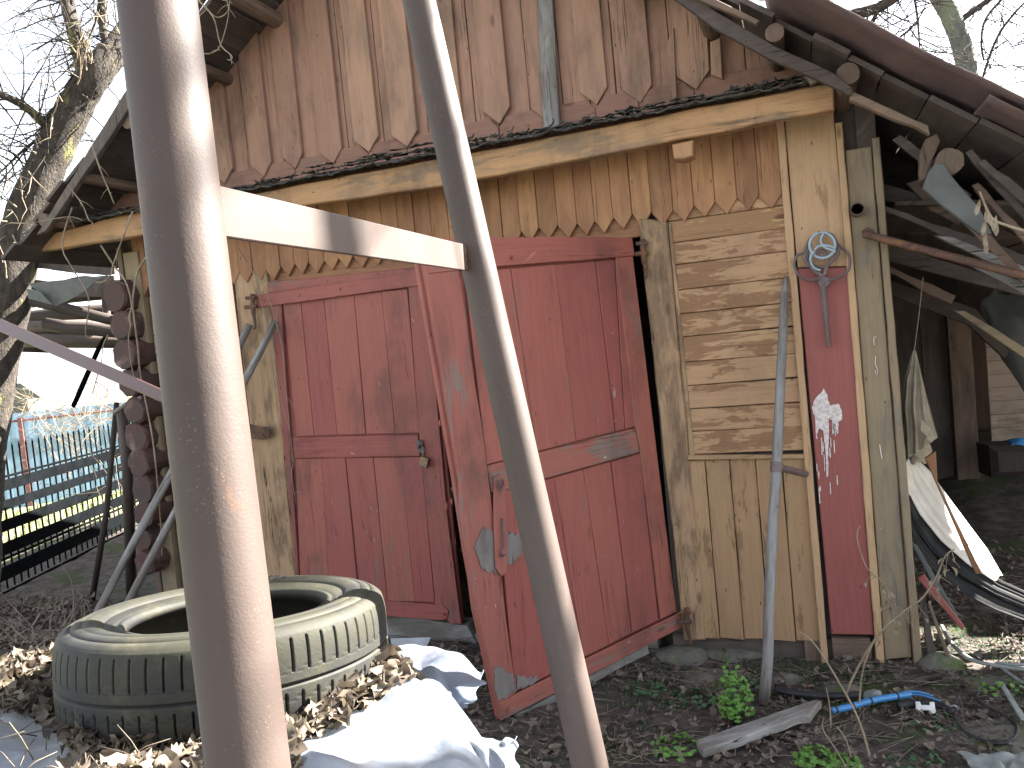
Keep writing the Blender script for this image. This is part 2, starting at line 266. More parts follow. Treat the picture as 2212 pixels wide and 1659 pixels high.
# ------------------------------------------------------------------ mesh builder
class Frame:
    def __init__(s, o, u, v, n): s.o, s.u, s.v, s.n = Vector(o), Vector(u).normalized(), Vector(v).normalized(), Vector(n).normalized()
    def w(s, a, b, c=0): return s.o+s.u*a+s.v*b+s.n*c
    def px(s, x, y):
        d = ray(x, y); t = (s.o-CAM).dot(s.n)/d.dot(s.n); p = CAM+d*t-s.o
        A, B, Cc = s.u.dot(s.u), s.u.dot(s.v), s.v.dot(s.v); e, f = p.dot(s.u), p.dot(s.v); D = A*Cc-B*B
        return ((e*Cc-f*B)/D, (f*A-e*B)/D)
def FY(Y=0): return Frame((0, Y, 0), (1, 0, 0), (0, 0, 1), (0, -1, 0))
class MB:
    def __init__(s): s.v, s.f, s.uv, s.r, s.mi = [], [], [], [], []
    def face(s, idx, uvs, r, mi=0): s.f.append(idx); s.uv.append(uvs); s.r.append(r); s.mi.append(mi)
    def poly(s, fr, pts, w0=0.0, th=.02, along='v', jit=.0012, bev=.003, r=None, step=.14, warp=.0015, mi=0):
        """a board: outline pts (u,v) in the frame, front at w0, thickness th"""
        r = random.random() if r is None else r
        ar = sum(pts[i][0]*pts[(i+1) % len(pts)][1]-pts[(i+1) % len(pts)][0]*pts[i][1] for i in range(len(pts)))
        if ar < 0: pts = pts[::-1]
        q = []
        for i, a in enumerate(pts):
            b = pts[(i+1) % len(pts)]; L = math.hypot(b[0]-a[0], b[1]-a[1])
            if L < 1e-6: continue
            k = max(1, int(L/step)); nx, ny = (b[1]-a[1])/L, -(b[0]-a[0])/L; sd0 = random.uniform(0, 99)
            for j in range(k):
                t = j/k; jj = (1.6*jit*noise.noise(Vector((sd0+j*step*5.0, 0, 0)))+random.gauss(0, jit*.25)) if j else random.gauss(0, jit*.35)
                q.append((a[0]+(b[0]-a[0])*t+nx*jj, a[1]+(b[1]-a[1])*t+ny*jj))
        n = len(q); inn = []
        for i in range(n):
            a, b, c = q[i-1], q[i], q[(i+1) % n]
            e1 = Vector((b[0]-a[0], b[1]-a[1])); e2 = Vector((c[0]-b[0], c[1]-b[1]))
            if e1.length < 1e-7 or e2.length < 1e-7: inn.append(b); continue
            e1.normalize(); e2.normalize(); nn = Vector((-(e1.y+e2.y), e1.x+e2.x)); 
            if nn.length < 1e-4: inn.append(b); continue
            nn.normalize(); c_ = max(.4, nn.dot(Vector((-e1.y, e1.x)))); inn.append((b[0]+nn.x*bev/c_, b[1]+nn.y*bev/c_))
        ou, ov = random.uniform(0, 40), random.uniform(0, 40)
        uvf = (lambda p: (p[1]+ou, p[0]+ov)) if along == 'v' else (lambda p: (p[0]+ou, p[1]+ov))
        base = len(s.v); ww = [random.gauss(0, warp) for _ in range(4)]
        us = [p[0] for p in q]; vs = [p[1] for p in q]; u0_, u1_, v0_, v1_ = min(us), max(us), min(vs), max(vs)
        def wp(p):
            a = (p[0]-u0_)/max(1e-5, u1_-u0_); b = (p[1]-v0_)/max(1e-5, v1_-v0_)
            return ww[0]*a+ww[1]*b+ww[2]
        for p in inn: s.v.append(fr.w(p[0], p[1], w0+wp(p)))
        for p in q: s.v.append(fr.w(p[0], p[1], w0-bev+wp(p)))
        for p in q: s.v.append(fr.w(p[0], p[1], w0-th+wp(p)))
        s.face(list(range(base, base+n)), [uvf(p) for p in inn], r, mi)
        for i in range(n):
            j = (i+1) % n
            s.face([base+n+i, base+n+j, base+j, base+i], [uvf(q[i]), uvf(q[j]), uvf(inn[j]), uvf(inn[i])], r, mi)
            a, b = uvf(q[i]), uvf(q[j]); s.face([base+2*n+i, base+2*n+j, base+n+j, base+n+i], [(a[0]+th, a[1]+th), (b[0]+th, b[1]+th), b, a], r, mi)
        s.face(list(range(base+3*n-1, base+2*n-1, -1)), [uvf(p) for p in q[::-1]], r, mi)
    def rect(s, fr, u0, v0, u1, v1, **k): s.poly(fr, [(u0, v0), (u1, v0), (u1, v1), (u0, v1)], **k)
    def pxb(s, fr, pts, **k): s.poly(fr, [fr.px(*p) for p in pts], **k)
    def tube(s, pts, rad, seg=8, cap=True, r=None, rough=0.0, mi=0, flat=1.0):
        r = random.random() if r is None else r
        pts = [Vector(p) for p in pts]; n = len(pts)
        if isinstance(rad, (int, float)): rad = [rad]*n
        base = len(s.v); up = Vector((0, 0, 1)); d0 = (pts[1]-pts[0]).normalized()
        if abs(d0.z) > .9: up = Vector((0, 1, 0))
        x = d0.cross(up).normalized(); L = 0; o = random.uniform(0, 30)
        for i, p in enumerate(pts):
            d = (pts[min(i+1, n-1)]-pts[max(i-1, 0)])
            if d.length < 1e-9: d = d0.copy()
            d.normalize(); x = (x-d*x.dot(d)); 
            if x.length < 1e-5: x = d.orthogonal()
            x.normalize(); y = d.cross(x)
            if i: L += (p-pts[i-1]).length
            for j in range(seg):
                a = 2*math.pi*j/seg; rr = rad[i]*(1+(random.uniform(-rough, rough) if rough else 0))
                s.v.append(p+x*math.cos(a)*rr+y*math.sin(a)*rr*flat)
            if i:
                for j in range(seg):
                    k = (j+1) % seg; c0 = 2*math.pi*rad[i]/seg
                    s.face([base+(i-1)*seg+j, base+(i-1)*seg+k, base+i*seg+k, base+i*seg+j],
                           [(L-(p-pts[i-1]).length+o, c0*j), (L-(p-pts[i-1]).length+o, c0*(j+1)), (L+o, c0*(j+1)), (L+o, c0*j)], r, mi)
        if cap:
            s.face(list(range(base+seg-1, base-1, -1)), [(o+math.cos(j)*.02, math.sin(j)*.02) for j in range(seg)], r, mi)
            e = base+(n-1)*seg; s.face(list(range(e, e+seg)), [(o+math.cos(j)*.02, math.sin(j)*.02) for j in range(seg)], r, mi)
    def grid(s, fn, nu, nv, r=None, th=0.0, mi=0):
        r = random.random() if r is None else r; base = len(s.v)
        for i in range(nu+1):
            for j in range(nv+1): s.v.append(Vector(fn(i/nu, j/nv)))
        for i in range(nu):
            for j in range(nv):
                a = base+i*(nv+1)+j
                s.face([a, a+nv+1, a+nv+2, a+1], [(i/nu, j/nv), ((i+1)/nu, j/nv), ((i+1)/nu, (j+1)/nv), (i/nu, (j+1)/nv)], r, mi)
    def leaf(s, c, nrm, dirv, L, W, curl, r=None, fold=.25, mi=0, fine=False):
        r = random.random() if r is None else r
        nrm = Vector(nrm).normalized(); d = Vector(dirv); d = (d-nrm*d.dot(nrm))
        if d.length < 1e-4: d = nrm.orthogonal()
        d.normalize(); x = d.cross(nrm); base = len(s.v)
        if fine:
            pr = ((-.5, .05), (-.34, .30), (-.12, .50), (.12, .44), (.33, .24), (.52, .02)); ph = random.uniform(0, 6.28); tw = random.uniform(-1.5, 1.5)
            for t, wd in pr:
                wd *= random.uniform(.75, 1.15)
                for sg in (-1, -.5, 0, .5, 1):
                    xx = sg*wd*W; z = curl*t*t*L*1.9+abs(sg)**1.5*fold*wd*W*1.6+tw*t*sg*W*.5+.07*L*math.sin(ph+t*11+sg*2)
                    s.v.append(Vector(c)+d*t*L*(1-.25*abs(curl))+x*xx*(1-.3*abs(fold))+nrm*z)
            for i in range(5):
                for j in range(4):
                    a = base+i*5+j; s.face([a, a+1, a+6, a+5], [(0, 0)]*4, r, mi)
            return
        prof = ((-.5, .12), (-.2, .48), (.15, .42), (.5, .03))
        for t, wd in prof:
            z = curl*(t*t)*L*2.2
            for sg in (-1, 0, 1): s.v.append(Vector(c)+d*t*L+x*sg*wd*W+nrm*(z+(fold*wd*W if sg else 0)+random.gauss(0, .04*L)))
        for i in range(3):
            for j in range(2):
                a = base+i*3+j; s.face([a, a+1, a+4, a+3], [(0, 0)]*4, r, mi)
    def build(s, name, mat, parent=None, smooth=False, solid=0, **props):
        me = bpy.data.meshes.new(name); me.from_pydata([tuple(v) for v in s.v], [], s.f)
        uvl = me.uv_layers.new(name='UVMap'); fl = [c for f in s.uv for uv in f for c in uv]; uvl.data.foreach_set('uv', fl)
        at = me.attributes.new('rnd', 'FLOAT', 'FACE'); at.data.foreach_set('value', s.r)
        for mm in (mat if isinstance(mat, list) else [mat]): me.materials.append(mm)
        me.polygons.foreach_set('material_index', s.mi)
        if smooth: me.polygons.foreach_set('use_smooth', [True]*len(s.f))
        me.update()
        o = bpy.data.objects.new(name, me); COL.objects.link(o)
        if parent is not None:
            o.parent = parent; off = Vector(parent.get('_org', (0, 0, 0)))
            o.location = -off
        if solid:
            md = o.modifiers.new('thick', 'SOLIDIFY'); md.thickness = solid; md.offset = 0
        for k, v in props.items(): o[k] = v
        return o
THINGS = []
def thing(name, label, cat, loc=(0, 0, 0), group=None):
    o = bpy.data.objects.new(name, None); COL.objects.link(o); o.location = loc; o['_org'] = tuple(loc)
    o.empty_display_size = .1; o['label'] = label; o['category'] = cat
    if group: o['group'] = group
    THINGS.append(o); return o
def solo(mb, name, mat, label, cat, group=None, kind=None, **k):
    o = mb.build(name, mat, None, **k); o['label'] = label; o['category'] = cat
    if group: o['group'] = group
    if kind: o['kind'] = kind
    return o
def struct(mb, name, mat, **k): o = mb.build(name, mat, None, **k); o['kind'] = 'structure'; return o
def sm(a, b, x): t = max(0, min(1, (x-a)/(b-a))); return t*t*(3-2*t)
def nz(x, y, z=0.0): return noise.noise(Vector((x, y, z)))
def fbm(x, y, z=0.0, o=4): return noise.fractal(Vector((x, y, z)), 1.0, 2.0, o)

# ================================================================== SETTING: ground
def gh(x, y):
    h = .018*fbm(x*1.3, y*1.3)+.012*fbm(x*5, y*5, 3)
    h += .10*sm(-.9, .1, y)*sm(.6, -.6, x)*sm(-3.2, -1.0, x)*0
    h -= .55*sm(-7.5, -14, x)
    h += .30*sm(1.2, 4.5, y)*sm(.3, 1.2, x)
    return h
mb = MB()
xs = [-90, -50, -30, -20, -15, -12, -10, -8.5, -7.5, -6.5, -5.8, -5.2]+[-4.8+i*.06 for i in range(120)]+[2.6, 3, 3.6, 4.5, 6, 9, 14, 25, 50, 90]
ys = [-90, -40, -20, -10, -6, -4.5, -4, -3.6]+[-3.3+i*.06 for i in range(90)]+[2.3, 2.6, 3, 3.5, 4, 5, 6, 7, 8, 10, 12, 15, 20, 30, 50, 90]
b0 = 0
for x in xs:
    for y in ys: mb.v.append(Vector((x, y, gh(x, y))))
for i in range(len(xs)-1):
    for j in range(len(ys)-1):
        a = i*len(ys)+j; mb.face([a, a+len(ys), a+len(ys)+1, a+1], [(0, 0)]*4, .5)
struct(mb, 'ground', M['soil'], smooth=True)

# ================================================================== GARAGE
G = thing('wooden_garage', 'old wooden garage with red double doors and ochre plank walls under a pitched roof', 'garage', (-1.75, 0, 0))
RX, RZ, SL, SR = -1.75, 4.12, .67, .78
def roofz(x): return RZ-(SL*(RX-x) if x < RX else SR*(x-RX))
F0 = FY(0)
# --- gable cladding: over boards, under boards, base board
over = [(455, 502, 395), (540, 585, 377), (610, 653, 368), (688, 738, 355), (765, 819, 343), (847, 903, 331), (945, 1000, 312), (1045, 1104, 292), (1150, 1209, 277), (1255, 1315, 260), (1345, 1410, 237), (1462, 1535, 213)]
zt = 2.685
mb = MB(); fr = FY(-.055); frb = FY(0)
edges = []
for i, (a, b, ty) in enumerate(over):
    ymid = ty-30
    u0, _ = fr.px(a, ymid); u1, _ = fr.px(b, ymid); edges.append((u0, u1)); uc = (u0+u1)/2
    tip = zt+random.uniform(-.02, .02); sh = tip+.075
    wv = random.uniform(-.006, .006)
    p = [(uc+.01, tip), (u1, sh), (u1+wv, roofz(u1)-.0), (u0+wv, roofz(u0)-.0), (u0, sh)]
    mb.poly(fr, p, 0, .022, 'v', jit=.0009, warp=.003, step=.12, bev=.0028)
# far-left and far-right boards hidden behind the leg
for a, w_ in ((-3.42, .13), (-3.66, .12)): mb.poly(fr, [(a+w_/2, zt), (a+w_, zt+.07), (a+w_, roofz(a+w_)), (a, roofz(a)), (a, zt+.07)], w0=0, th=.022)
mb.build('gable_over_boards', M['gable'], G)
mb = MB(); x = -4.1
while x < .22:
    w_ = random.uniform(.10, .17); x1 = min(x+w_, .22)
    t0, t1 = roofz(x)-.0, roofz(x1)-.0
    if min(t0, t1) > 2.62: mb.poly(FY(-.03), [(x+.002, 2.6), (x1-.002, 2.6), (x1-.002, t1), (x+.002, t0)], w0=0, th=.02, r=random.uniform(.2, .6))
    x = x1
mb.build('gable_under_boards', M['gable'], G)
mb = MB(); x = -4.15
seg = [-4.15]+[(e[0]+e[1])/2 for e in edges[::1]]+[.2]
for a, b in zip(seg[:-1], seg[1:]):   # base board with chamfered upper corners behind every tip
    zb = 2.585; h = zt+.05+random.uniform(-.006, .006)
    l, rr = a+.035, b-.035
    mb.poly(FY(-.043), [(a+.001, zb), (b-.001, zb), (b-.001, h-.05), (rr-.01, h), (l+.01, h), (a+.001, h-.05)], w0=0, th=.02, along='u', r=random.uniform(.3, .6), jit=.001)
mb.build('gable_base_board', M['gable_base'], G)
mb = MB(); mb.pxb(FY(-.08), [(1157, -40), (1191, -40), (1209, 285), (1174, 290)], w0=0, th=.02, jit=.003, bev=.004)
mb.build('gable_batten', M['grey'], G, label='weathered grey batten on the brown gable')
# chamfer shadows need real thickness: splinter boards near the right eave
mb = MB()
mb.pxb(FY(-.07), [(1534, 90), (1556, 80), (1560, 170), (1536, 160)], w0=0, th=.02)
mb.pxb(FY(-.07), [(1440, 95), (1455, 60), (1462, 210), (1452, 215)], w0=0, th=.02)
mb.build('splinter_board', M['gable'], G)
# --- fascia beam and rotten felt ledge
FYf = FY(-.28)
mb = MB()
mb.pxb(FYf, [(75, 545), (310, 507), (630, 447), (955, 402), (1300, 334), (1802, 236), (1801, 176), (1300, 274), (1040, 325), (640, 400), (480, 432), (310, 452), (82, 512)], w0=0, th=.055, along='u', jit=.004, bev=.006, step=.1)
mb.build('fascia_beam', M['fascia'], G)
mb = MB()
def ledge(u, v):
    x = -4.35+u*4.55; y = -.335+v*.29
    return (x, y, 2.545+.07*v+.012*fbm(x*14, y*20)+.01*fbm(x*40, y*30, 4))
mb.grid(ledge, 300, 14, r=.5)
mb.build('ledge_felt', M['felt'], G, solid=.006)
mb = MB()
random.seed(21)
x = -4.3
while x < .12:   # torn layers of felt and rot lying on the beam
    L = random.uniform(.06, .30); h = random.uniform(.006, .03); y0 = -.30+random.uniform(-.02, .015)
    big = 1.7 if -2.6 < x < -1.8 else 1.0
    k = 9; zz = 2.552+.0*x
    top = []
    for layer in range(random.choice((1, 2, 2, 3))):
        z0 = zz+layer*.012*big+random.uniform(0, .01)
        def f(u, v, z0=z0, L=L, x=x, y0=y0, lay=layer): 
            xx = x+u*L; return (xx, y0+.09*v-lay*.005+.015*nz(xx*30, v*3, lay), z0+.010*nz(xx*40, v*4, lay)+.02*v+(.018*nz(xx*55, 1, 2) if v < .1 else 0))
        mb.grid(f, k, 4)
    x += L*random.uniform(.35, .75)
for t in range(90):
    x = random.uniform(-3.2, .1); L = random.uniform(.02, .05)
    mb.leaf((x, -.30+random.uniform(-.03, .04), 2.565+random.uniform(0, .02)), (random.gauss(0, .5), -.6, 1), (random.gauss(0, 1), random.gauss(0, 1), .3), L, L*.7, .5)
mb.build('torn_felt', M['felt'], G, solid=.003)
# --- lower zigzag cladding
mb = MB(); f0 = FY(-.035); random.seed(5)
tips = [1185, 1229, 1267, 1305, 1347, 1387, 1432, 1478, 1523, 1570, 1618, 1666]
xt = [P(tx, 510-(tx-1175)*.136, -.035).x for tx in tips]
sp = (xt[-1]-xt[0])/(len(xt)-1)
xx = xt[0]-sp
while xx > -3.86: xt.insert(0, xx); xx -= sp*random.uniform(.97, 1.03)
for i, c in enumerate(xt):
    hw = (c-xt[i-1])/2-.0008 if i else sp/2; hr_ = (xt[i+1]-c)/2-.0008 if i < len(xt)-1 else sp/2; zt2 = 2.095+random.uniform(-.008, .008); zz = zt2+.062+random.uniform(-.004, .004)
    mb.poly(f0, [(c, zt2), (c+hr_, zz), (c+hr_, 2.56), (c-hw, 2.56), (c-hw, zz)], 0, .022, 'v', jit=.0006, bev=.0025, warp=.0025)
mb.build('zigzag_cladding', M['zig'], G)
# --- backing wall behind everything at facade plane (closes the gaps)
mb = MB()
mb.rect(FY(.03), -3.92, .02, -2.93, 2.6, w0=0, th=.05); mb.rect(FY(.03), -.70, .02, .36, 2.6, w0=0, th=.05)
mb.rect(FY(.03), -2.93, 2.07, -.70, 2.6, w0=0, th=.05)
mb.build('wall_frame', M['darkwood'], G)
mb = MB()   # side walls and back wall of the garage
mb.rect(Frame((.36, 0, 0), (0, 1, 0), (0, 0, 1), (1, 0, 0)), 0, .05, 5.5, 2.5, w0=0, th=.08, along='u')
mb.rect(Frame((-3.92, 0, 0), (0, 1, 0), (0, 0, 1), (-1, 0, 0)), .12, .05, 5.5, 2.5, w0=0, th=.08, along='u')
mb.poly(FY(5.5), [(-3.9, 0), (.35, 0), (.35, 2.45), (-1.75, 4.0), (-3.9, 2.65)], w0=0, th=.08)
mb.build('side_wall', M['darkwood'], G)
# --- door lintel strip
mb = MB()
mb.rect(FY(-.012), -2.93, 2.055, -.70, 2.17, w0=0, th=.03, along='u')
mb.build('lintel', M['zig'], G)
# --- posts
def post(pts, Y=-.04, th=.10, mat='post', name='door_post', **k):
    m = MB(); m.pxb(FY(Y), pts, w0=0, th=th, jit=.004, bev=.007, step=.08); return m.build(name, M[mat], G, **k)
post([(1378, 470), (1441, 478), (1524, 1382), (1478, 1386)], Y=-.03)
post([(497, 545), (572, 545), (640, 1262), (576, 1262)], Y=-.03)
# --- right panel: horizontal planks
mb = MB(); fp = FY(-.022); random.seed(11)
xl, xr = P(1443, 480, -.022).x, -.022
zs = [2.105, 2.01, 1.895, 1.775, 1.655, 1.54, 1.42, 1.305, 1.195, 1.085, .975]
pz = [P(1450, yy, -.022).z for yy in (478, 525, 573, 628, 680, 730, 785, 836, 886, 935, 984)]
for a, b in zip(pz[:-1], pz[1:]):
    mb.poly(fp, [(xl, b+.0015), (xr, b+.0015+random.gauss(0, .002)), (xr, a-.0015), (xl, a-.0015)], 0, .02, 'u', jit=.0012, bev=.003)
mb.rect(FY(-.018), xl, pz[0]+.002, xr, 2.22, w0=0, th=.02, along='u', r=.5)
mb.build('peeling_planks', M['ochre'], G, label='horizontal planks with peeling ochre paint right of the doors')
mb = MB(); mb.pxb(FY(-.045), [(1485, 984), (1745, 982), (1745, 992), (1486, 994)], w0=0, th=.03, along='u', bev=.004)
mb.build('rail_trim', M['ochre_low'], G)
mb = MB()
for a, b in zip((1498, 1543, 1596, 1651, 1708), (1543, 1596, 1651, 1708, 1768)):
    f_ = FY(-.022); ul = f_.px(a, 1239)[0]; ur = f_.px(b, 1239)[0]
    mb.poly(f_, [(ul+.002, .078+random.uniform(-.006, .006)), (ur-.002, .078+random.uniform(-.006, .006)), (ur-.002, pz[-1]-.03), (ul+.002, pz[-1]-.03)], 0, .02, jit=.0015, bev=.003)
mb.build('lower_planks', M['ochre_low'], G)
mb = MB(); mb.pxb(FY(-.03), [(1443, 482), (1450, 482), (1500, 986), (1490, 986)], w0=0, th=.02)
mb.build('panel_edge_strip', M['post'], G)
# left wall planks between corner post and pipe
mb = MB(); z = 2.10
while z > .1:
    mb.rect(FY(-.02), -3.75, z-.118, -3.38, z-.002, w0=0, th=.02, along='u'); z -= .12
mb.rect(FY(-.02), -3.375, .1, -3.26, 2.1, w0=0, th=.02)
mb.rect(FY(-.02), -3.255, .1, -3.12, 2.1, w0=0, th=.02)
mb.build('left_planks', M['ochre'], G)
mb = MB(); mb.rect(FY(-.05), -3.885, .02, -3.77, 2.38, w0=0, th=.05, jit=.003); mb.build('left_corner_board', M['corner_grey'], G)
mb = MB(); mb.rect(FY(-.052), -3.93, .02, -3.89, 2.42, w0=0, th=.06, jit=.003); mb.build('corner_trim', M['midwood'], G)
# --- right corner boards
def cb(pts, mat, name, Y=-.05, th=.03, **k):
    m = MB(); m.pxb(FY(Y), pts, w0=0, th=th, jit=.002, bev=.004, step=.1); return m.build(name, M[mat], G, **k)
cb([(1676, 262), (1693, 258), (1793, 1466), (1777, 1466)], 'corner', 'corner_trim', Y=-.055)
cb([(1695, 258), (1800, 238), (1832, 575), (1723, 578)], 'corner', 'corner_board', Y=-.042)
cb([(1805, 265), (1820, 263), (1913, 1452), (1895, 1452)], 'corner', 'corner_trim', Y=-.06)
cb([(1723, 580), (1832, 577), (1888, 1372), (1796, 1370)], 'redboard', 'red_corner_board', Y=-.045, label='wide red board at the right corner with white paint splash')
cb([(1826, 325), (1882, 316), (1970, 1420), (1912, 1426)], 'corner_grey', 'corner_board', Y=-.04)
cb([(1884, 298), (1900, 295), (1993, 1440), (1975, 1440)], 'corner_grey', 'corner_trim', Y=-.06)
# block under the beam
mb = MB(); mb.pxb(FY(-.3), [(1452, 312), (1497, 303), (1497, 336), (1478, 344), (1456, 342)], w0=0, th=.10, bev=.006, along='v', jit=.003)
mb.build('beam_end', M['fascia'], G)
# --- roof: structure sheathing, purlins, barge boards, metal sheets
def slope_frame(right): 
    s = SR if right else -SL
    u = Vector((1, 0, -s)).normalized() if right else Vector((-1, 0, s)).normalized()
    if not right: u = Vector((-1, 0, -SL)).normalized()
    v = Vector((0, 1, 0)); n = v.cross(u) if not right else u.cross(v)
    if n.z < 0: n = -n
    return Frame((RX, 0, RZ), u, v, n)
FL, FR = slope_frame(False), slope_frame(True)
R = thing('garage_roof', 'sagging pitched roof of round purlins, grey boards and dark sheathing over the garage gable', 'roof', (RX, 0, RZ))
bpy.data.objects.remove(R); THINGS.pop()
random.seed(3)
mb = MB()
for fr_, L in ((FL, 3.10), (FR, 3.3)):
    u = 0
    while u < L:
        w_ = random.uniform(.14, .2); mb.rect(fr_, u, -.45+random.uniform(-.04, .03), u+w_-.004, 5.9, w0=.025, th=.022, along='v', jit=.003, r=random.random()); u += w_
mb.build('roof', M['darkwood'], G)
mb = MB()
for fr_, us in ((FL, (.55, 1.05, 1.5, 1.95, 2.4, 2.75)), (FR, (.5, 1.0, 1.5, 1.88, 2.22, 2.55))):
    for i, u in enumerate(us):
        rr = random.uniform(.032, .045); p0 = fr_.w(u, -.44+random.uniform(-.03, .0), -rr-.0); p1 = fr_.w(u, 5.6, -rr)
        mb.tube([p0, (p0+p1)/2, p1], rr, 12, rough=.04)
mb.build('purlins', M['midwood'], G)
# right barge boards
mb = MB()
fv = FY(-.47)
mb.pxb(fv, [(1380, -60), (1440, -40), (1560, 33), (1680, 103), (1801, 158), (1842, 190), (1838, 206), (1790, 182), (1660, 126), (1545, 62)], w0=0, th=.03, along='u', jit=.002, step=.08)
mb.build('barge_board', M['darkwood'], G)
mb = MB(); mb.pxb(FY(-.50), [(1440, -30), (1480, -35), (1642, 44), (1634, 52), (1560, 20)], w0=0, th=.03, along='u', jit=.002, step=.06)
mb.build('roof_board', M['midwood'], G)
mb = MB(); mb.pxb(FY(-.44), [(1716, 125), (1728, 122), (1766, 176), (1752, 182)], w0=0, th=.03, along='v')
mb.build('rafter_stub', M['midwood'], G)
mb = MB()
mb.pxb(FY(-.46), [(1838, 195), (2005, 270), (2010, 290), (1835, 216)], w0=0, th=.04, along='u', jit=.005, step=.06)
mb.build('barge_board', M['midwood'], G, label='splintered board below the maroon roof sheet')
mb = MB()   # left verge board
mb.pxb(FY(-.47), [(430, -40), (455, -30), (285, 225), (98, 500), (78, 508), (265, 205)], w0=0, th=.03, along='v', jit=.004, step=.07)
mb.build('verge_board', M['darkwood'], G)
# maroon metal sheets overhanging the right verge
mb = MB(); random.seed(8)
def sheetstrip(u0, u1, y0, y1, w, bend=0.0, nu=40, nv=10, amp=.008):
    def f(a, b):
        u = u0+(u1-u0)*a; y = y0+(y1-y0)*b
        ed = .02*nz(u*6, 1.5)+.008*nz(u*30, 2) if b == 0 else 0
        p = FR.w(u, y+ed, w+amp*math.sin(u*9+y*2)*.6+amp*nz(u*5, y*5)-bend*sm(.6, 1, a)); return p
    return f
mb.grid(sheetstrip(2.12, 3.2, -.76, .5, .055), 60, 14, r=.3)
mb.grid(sheetstrip(3.02, 3.9, -.72, 1.0, .03, .04), 60, 14, r=.7)
mb.grid(sheetstrip(3.4, 4.5, -.66, 1.05, .004, .08), 50, 14, r=.5)
mb.build('roof_sheet', M['sheetmetal'], G, smooth=True, solid=.006)
# ridge/rafters to the left side and lean-to over the right bay: dark beams
for (pts, Y, th, al) in (
    ([(1905, 395), (2050, 440), (2062, 470), (1905, 430)], .15, .06, 'u'),
    ([(1905, 520), (2215, 620), (2215, 640), (1905, 560)], .45, .06, 'u'),
    ([(1905, 600), (2110, 668), (2180, 760), (2172, 775), (2090, 700), (1905, 632)], .9, .06, 'u')):
    mb = MB(); mb.pxb(FY(Y), pts, w0=0, th=th, along=al, jit=.003, step=.08); mb.build('bay_beam', M['darkwood'], G)
mb = MB()
mb.pxb(FY(-.2), [(2020, 508), (2060, 512), (2300, 612), (2290, 640)], w0=0, th=.03, along='u', jit=.003)
mb.build('bay_board', M['grey'], G); mb = MB()
mb.pxb(FY(-.1), [(2080, 565), (2100, 567), (2320, 648), (2320, 690)], w0=0, th=.03, along='u', jit=.003)
mb.build('bay_board', M['grey'], G, label='grey boards under the right eave')

random.seed(88)
for pts, Y, mt, al in (([(1900, 300), (1960, 285), (1985, 400), (1900, 430)], .7, 'shadewood', 'u'), ([(1930, 300), (1945, 290), (2100, 420), (2090, 436)], -.1, 'darkwood', 'u'), ([(2100, 400), (2112, 392), (2232, 520), (2232, 548)], -.3, 'midwood', 'u'),  # first piece is an added dark filler closing the bright sky gap
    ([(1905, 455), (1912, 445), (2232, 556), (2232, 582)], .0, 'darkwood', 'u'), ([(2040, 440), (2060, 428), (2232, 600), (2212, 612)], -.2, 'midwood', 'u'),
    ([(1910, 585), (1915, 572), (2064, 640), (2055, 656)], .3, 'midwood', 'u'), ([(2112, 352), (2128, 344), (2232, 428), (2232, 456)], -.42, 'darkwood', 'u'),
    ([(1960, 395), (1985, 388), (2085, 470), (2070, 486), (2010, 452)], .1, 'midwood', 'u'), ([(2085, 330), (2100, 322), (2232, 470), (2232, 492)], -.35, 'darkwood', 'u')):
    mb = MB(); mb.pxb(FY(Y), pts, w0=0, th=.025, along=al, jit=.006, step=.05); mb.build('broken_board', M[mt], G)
# --- left door leaf (closed), built from its own planks
def leaf_door(fr, name, label, stiles, upl, lowl, rails, straps, w0):
    d = MB()
    return d
fd = FY(-.012)
LD = MB(); random.seed(31)
# back skin
LD.pxb(fd, [(556, 614), (918, 578), (998, 1346), (830, 1330), (642, 1262)], w0=-.012, th=.02)
LDo = LD.build('left_door', M['red'], G)
def sub(mb, name, mat, par, **k):
    o = mb.build(name, mat, None, **k); o.parent = par
    return o
def planks(fr, tops, bots, w0=0, th=.014, mat='red', along='v', gap=.0012):
    m = MB()
    for i in range(len(tops)-1):
        a, b = fr.px(*tops[i]), fr.px(*tops[i+1]); c, d = fr.px(*bots[i+1]), fr.px(*bots[i])
        m.poly(fr, [(a[0]+gap, a[1]), (b[0]-gap, b[1]), (c[0]-gap, c[1]), (d[0]+gap, d[1])], w0=w0, th=th, along=along, jit=.0012, bev=.0028, warp=.002)
    return m
m = planks(fd, [(610, 656), (648, 650), (698, 643), (764, 636), (824, 629), (880, 624)], [(640, 943), (677, 942), (728, 940), (790, 938), (854, 937), (907, 935)]); sub(m, 'upper_planks', M['red'], LDo)
m = planks(fd, [(637, 990), (695, 990), (746, 988), (806, 988), (865, 988), (912, 987)], [(648, 1262), (712, 1280), (777, 1296), (837, 1300), (897, 1300), (940, 1300)]); sub(m, 'lower_planks', M['red'], LDo)
m = MB()
m.pxb(fd, [(556, 616), (606, 612), (648, 1262), (600, 1262)], w0=.008, th=.02)            # left stile
m.pxb(fd, [(882, 600), (920, 578), (967, 1106), (998, 1346), (975, 1347), (942, 1305), (912, 985), (907, 935)], w0=.010, th=.02)   # right stile
sub(m, 'stile', M['red_worn'], LDo)
m = MB()
m.pxb(fd, [(634, 945), (904, 938), (908, 985), (638, 990)], w0=.009, th=.02, along='u')
m.pxb(fd, [(634, 967), (904, 961), (904, 964), (634, 970)], w0=.011, th=.01, along='u', bev=.001)
sub(m, 'mid_rail', M['red'], LDo)
m = MB(); m.pxb(fd, [(556, 612), (916, 576), (920, 592), (558, 636)], w0=.012, th=.02, along='u'); sub(m, 'top_rail', M['red_worn'], LDo)
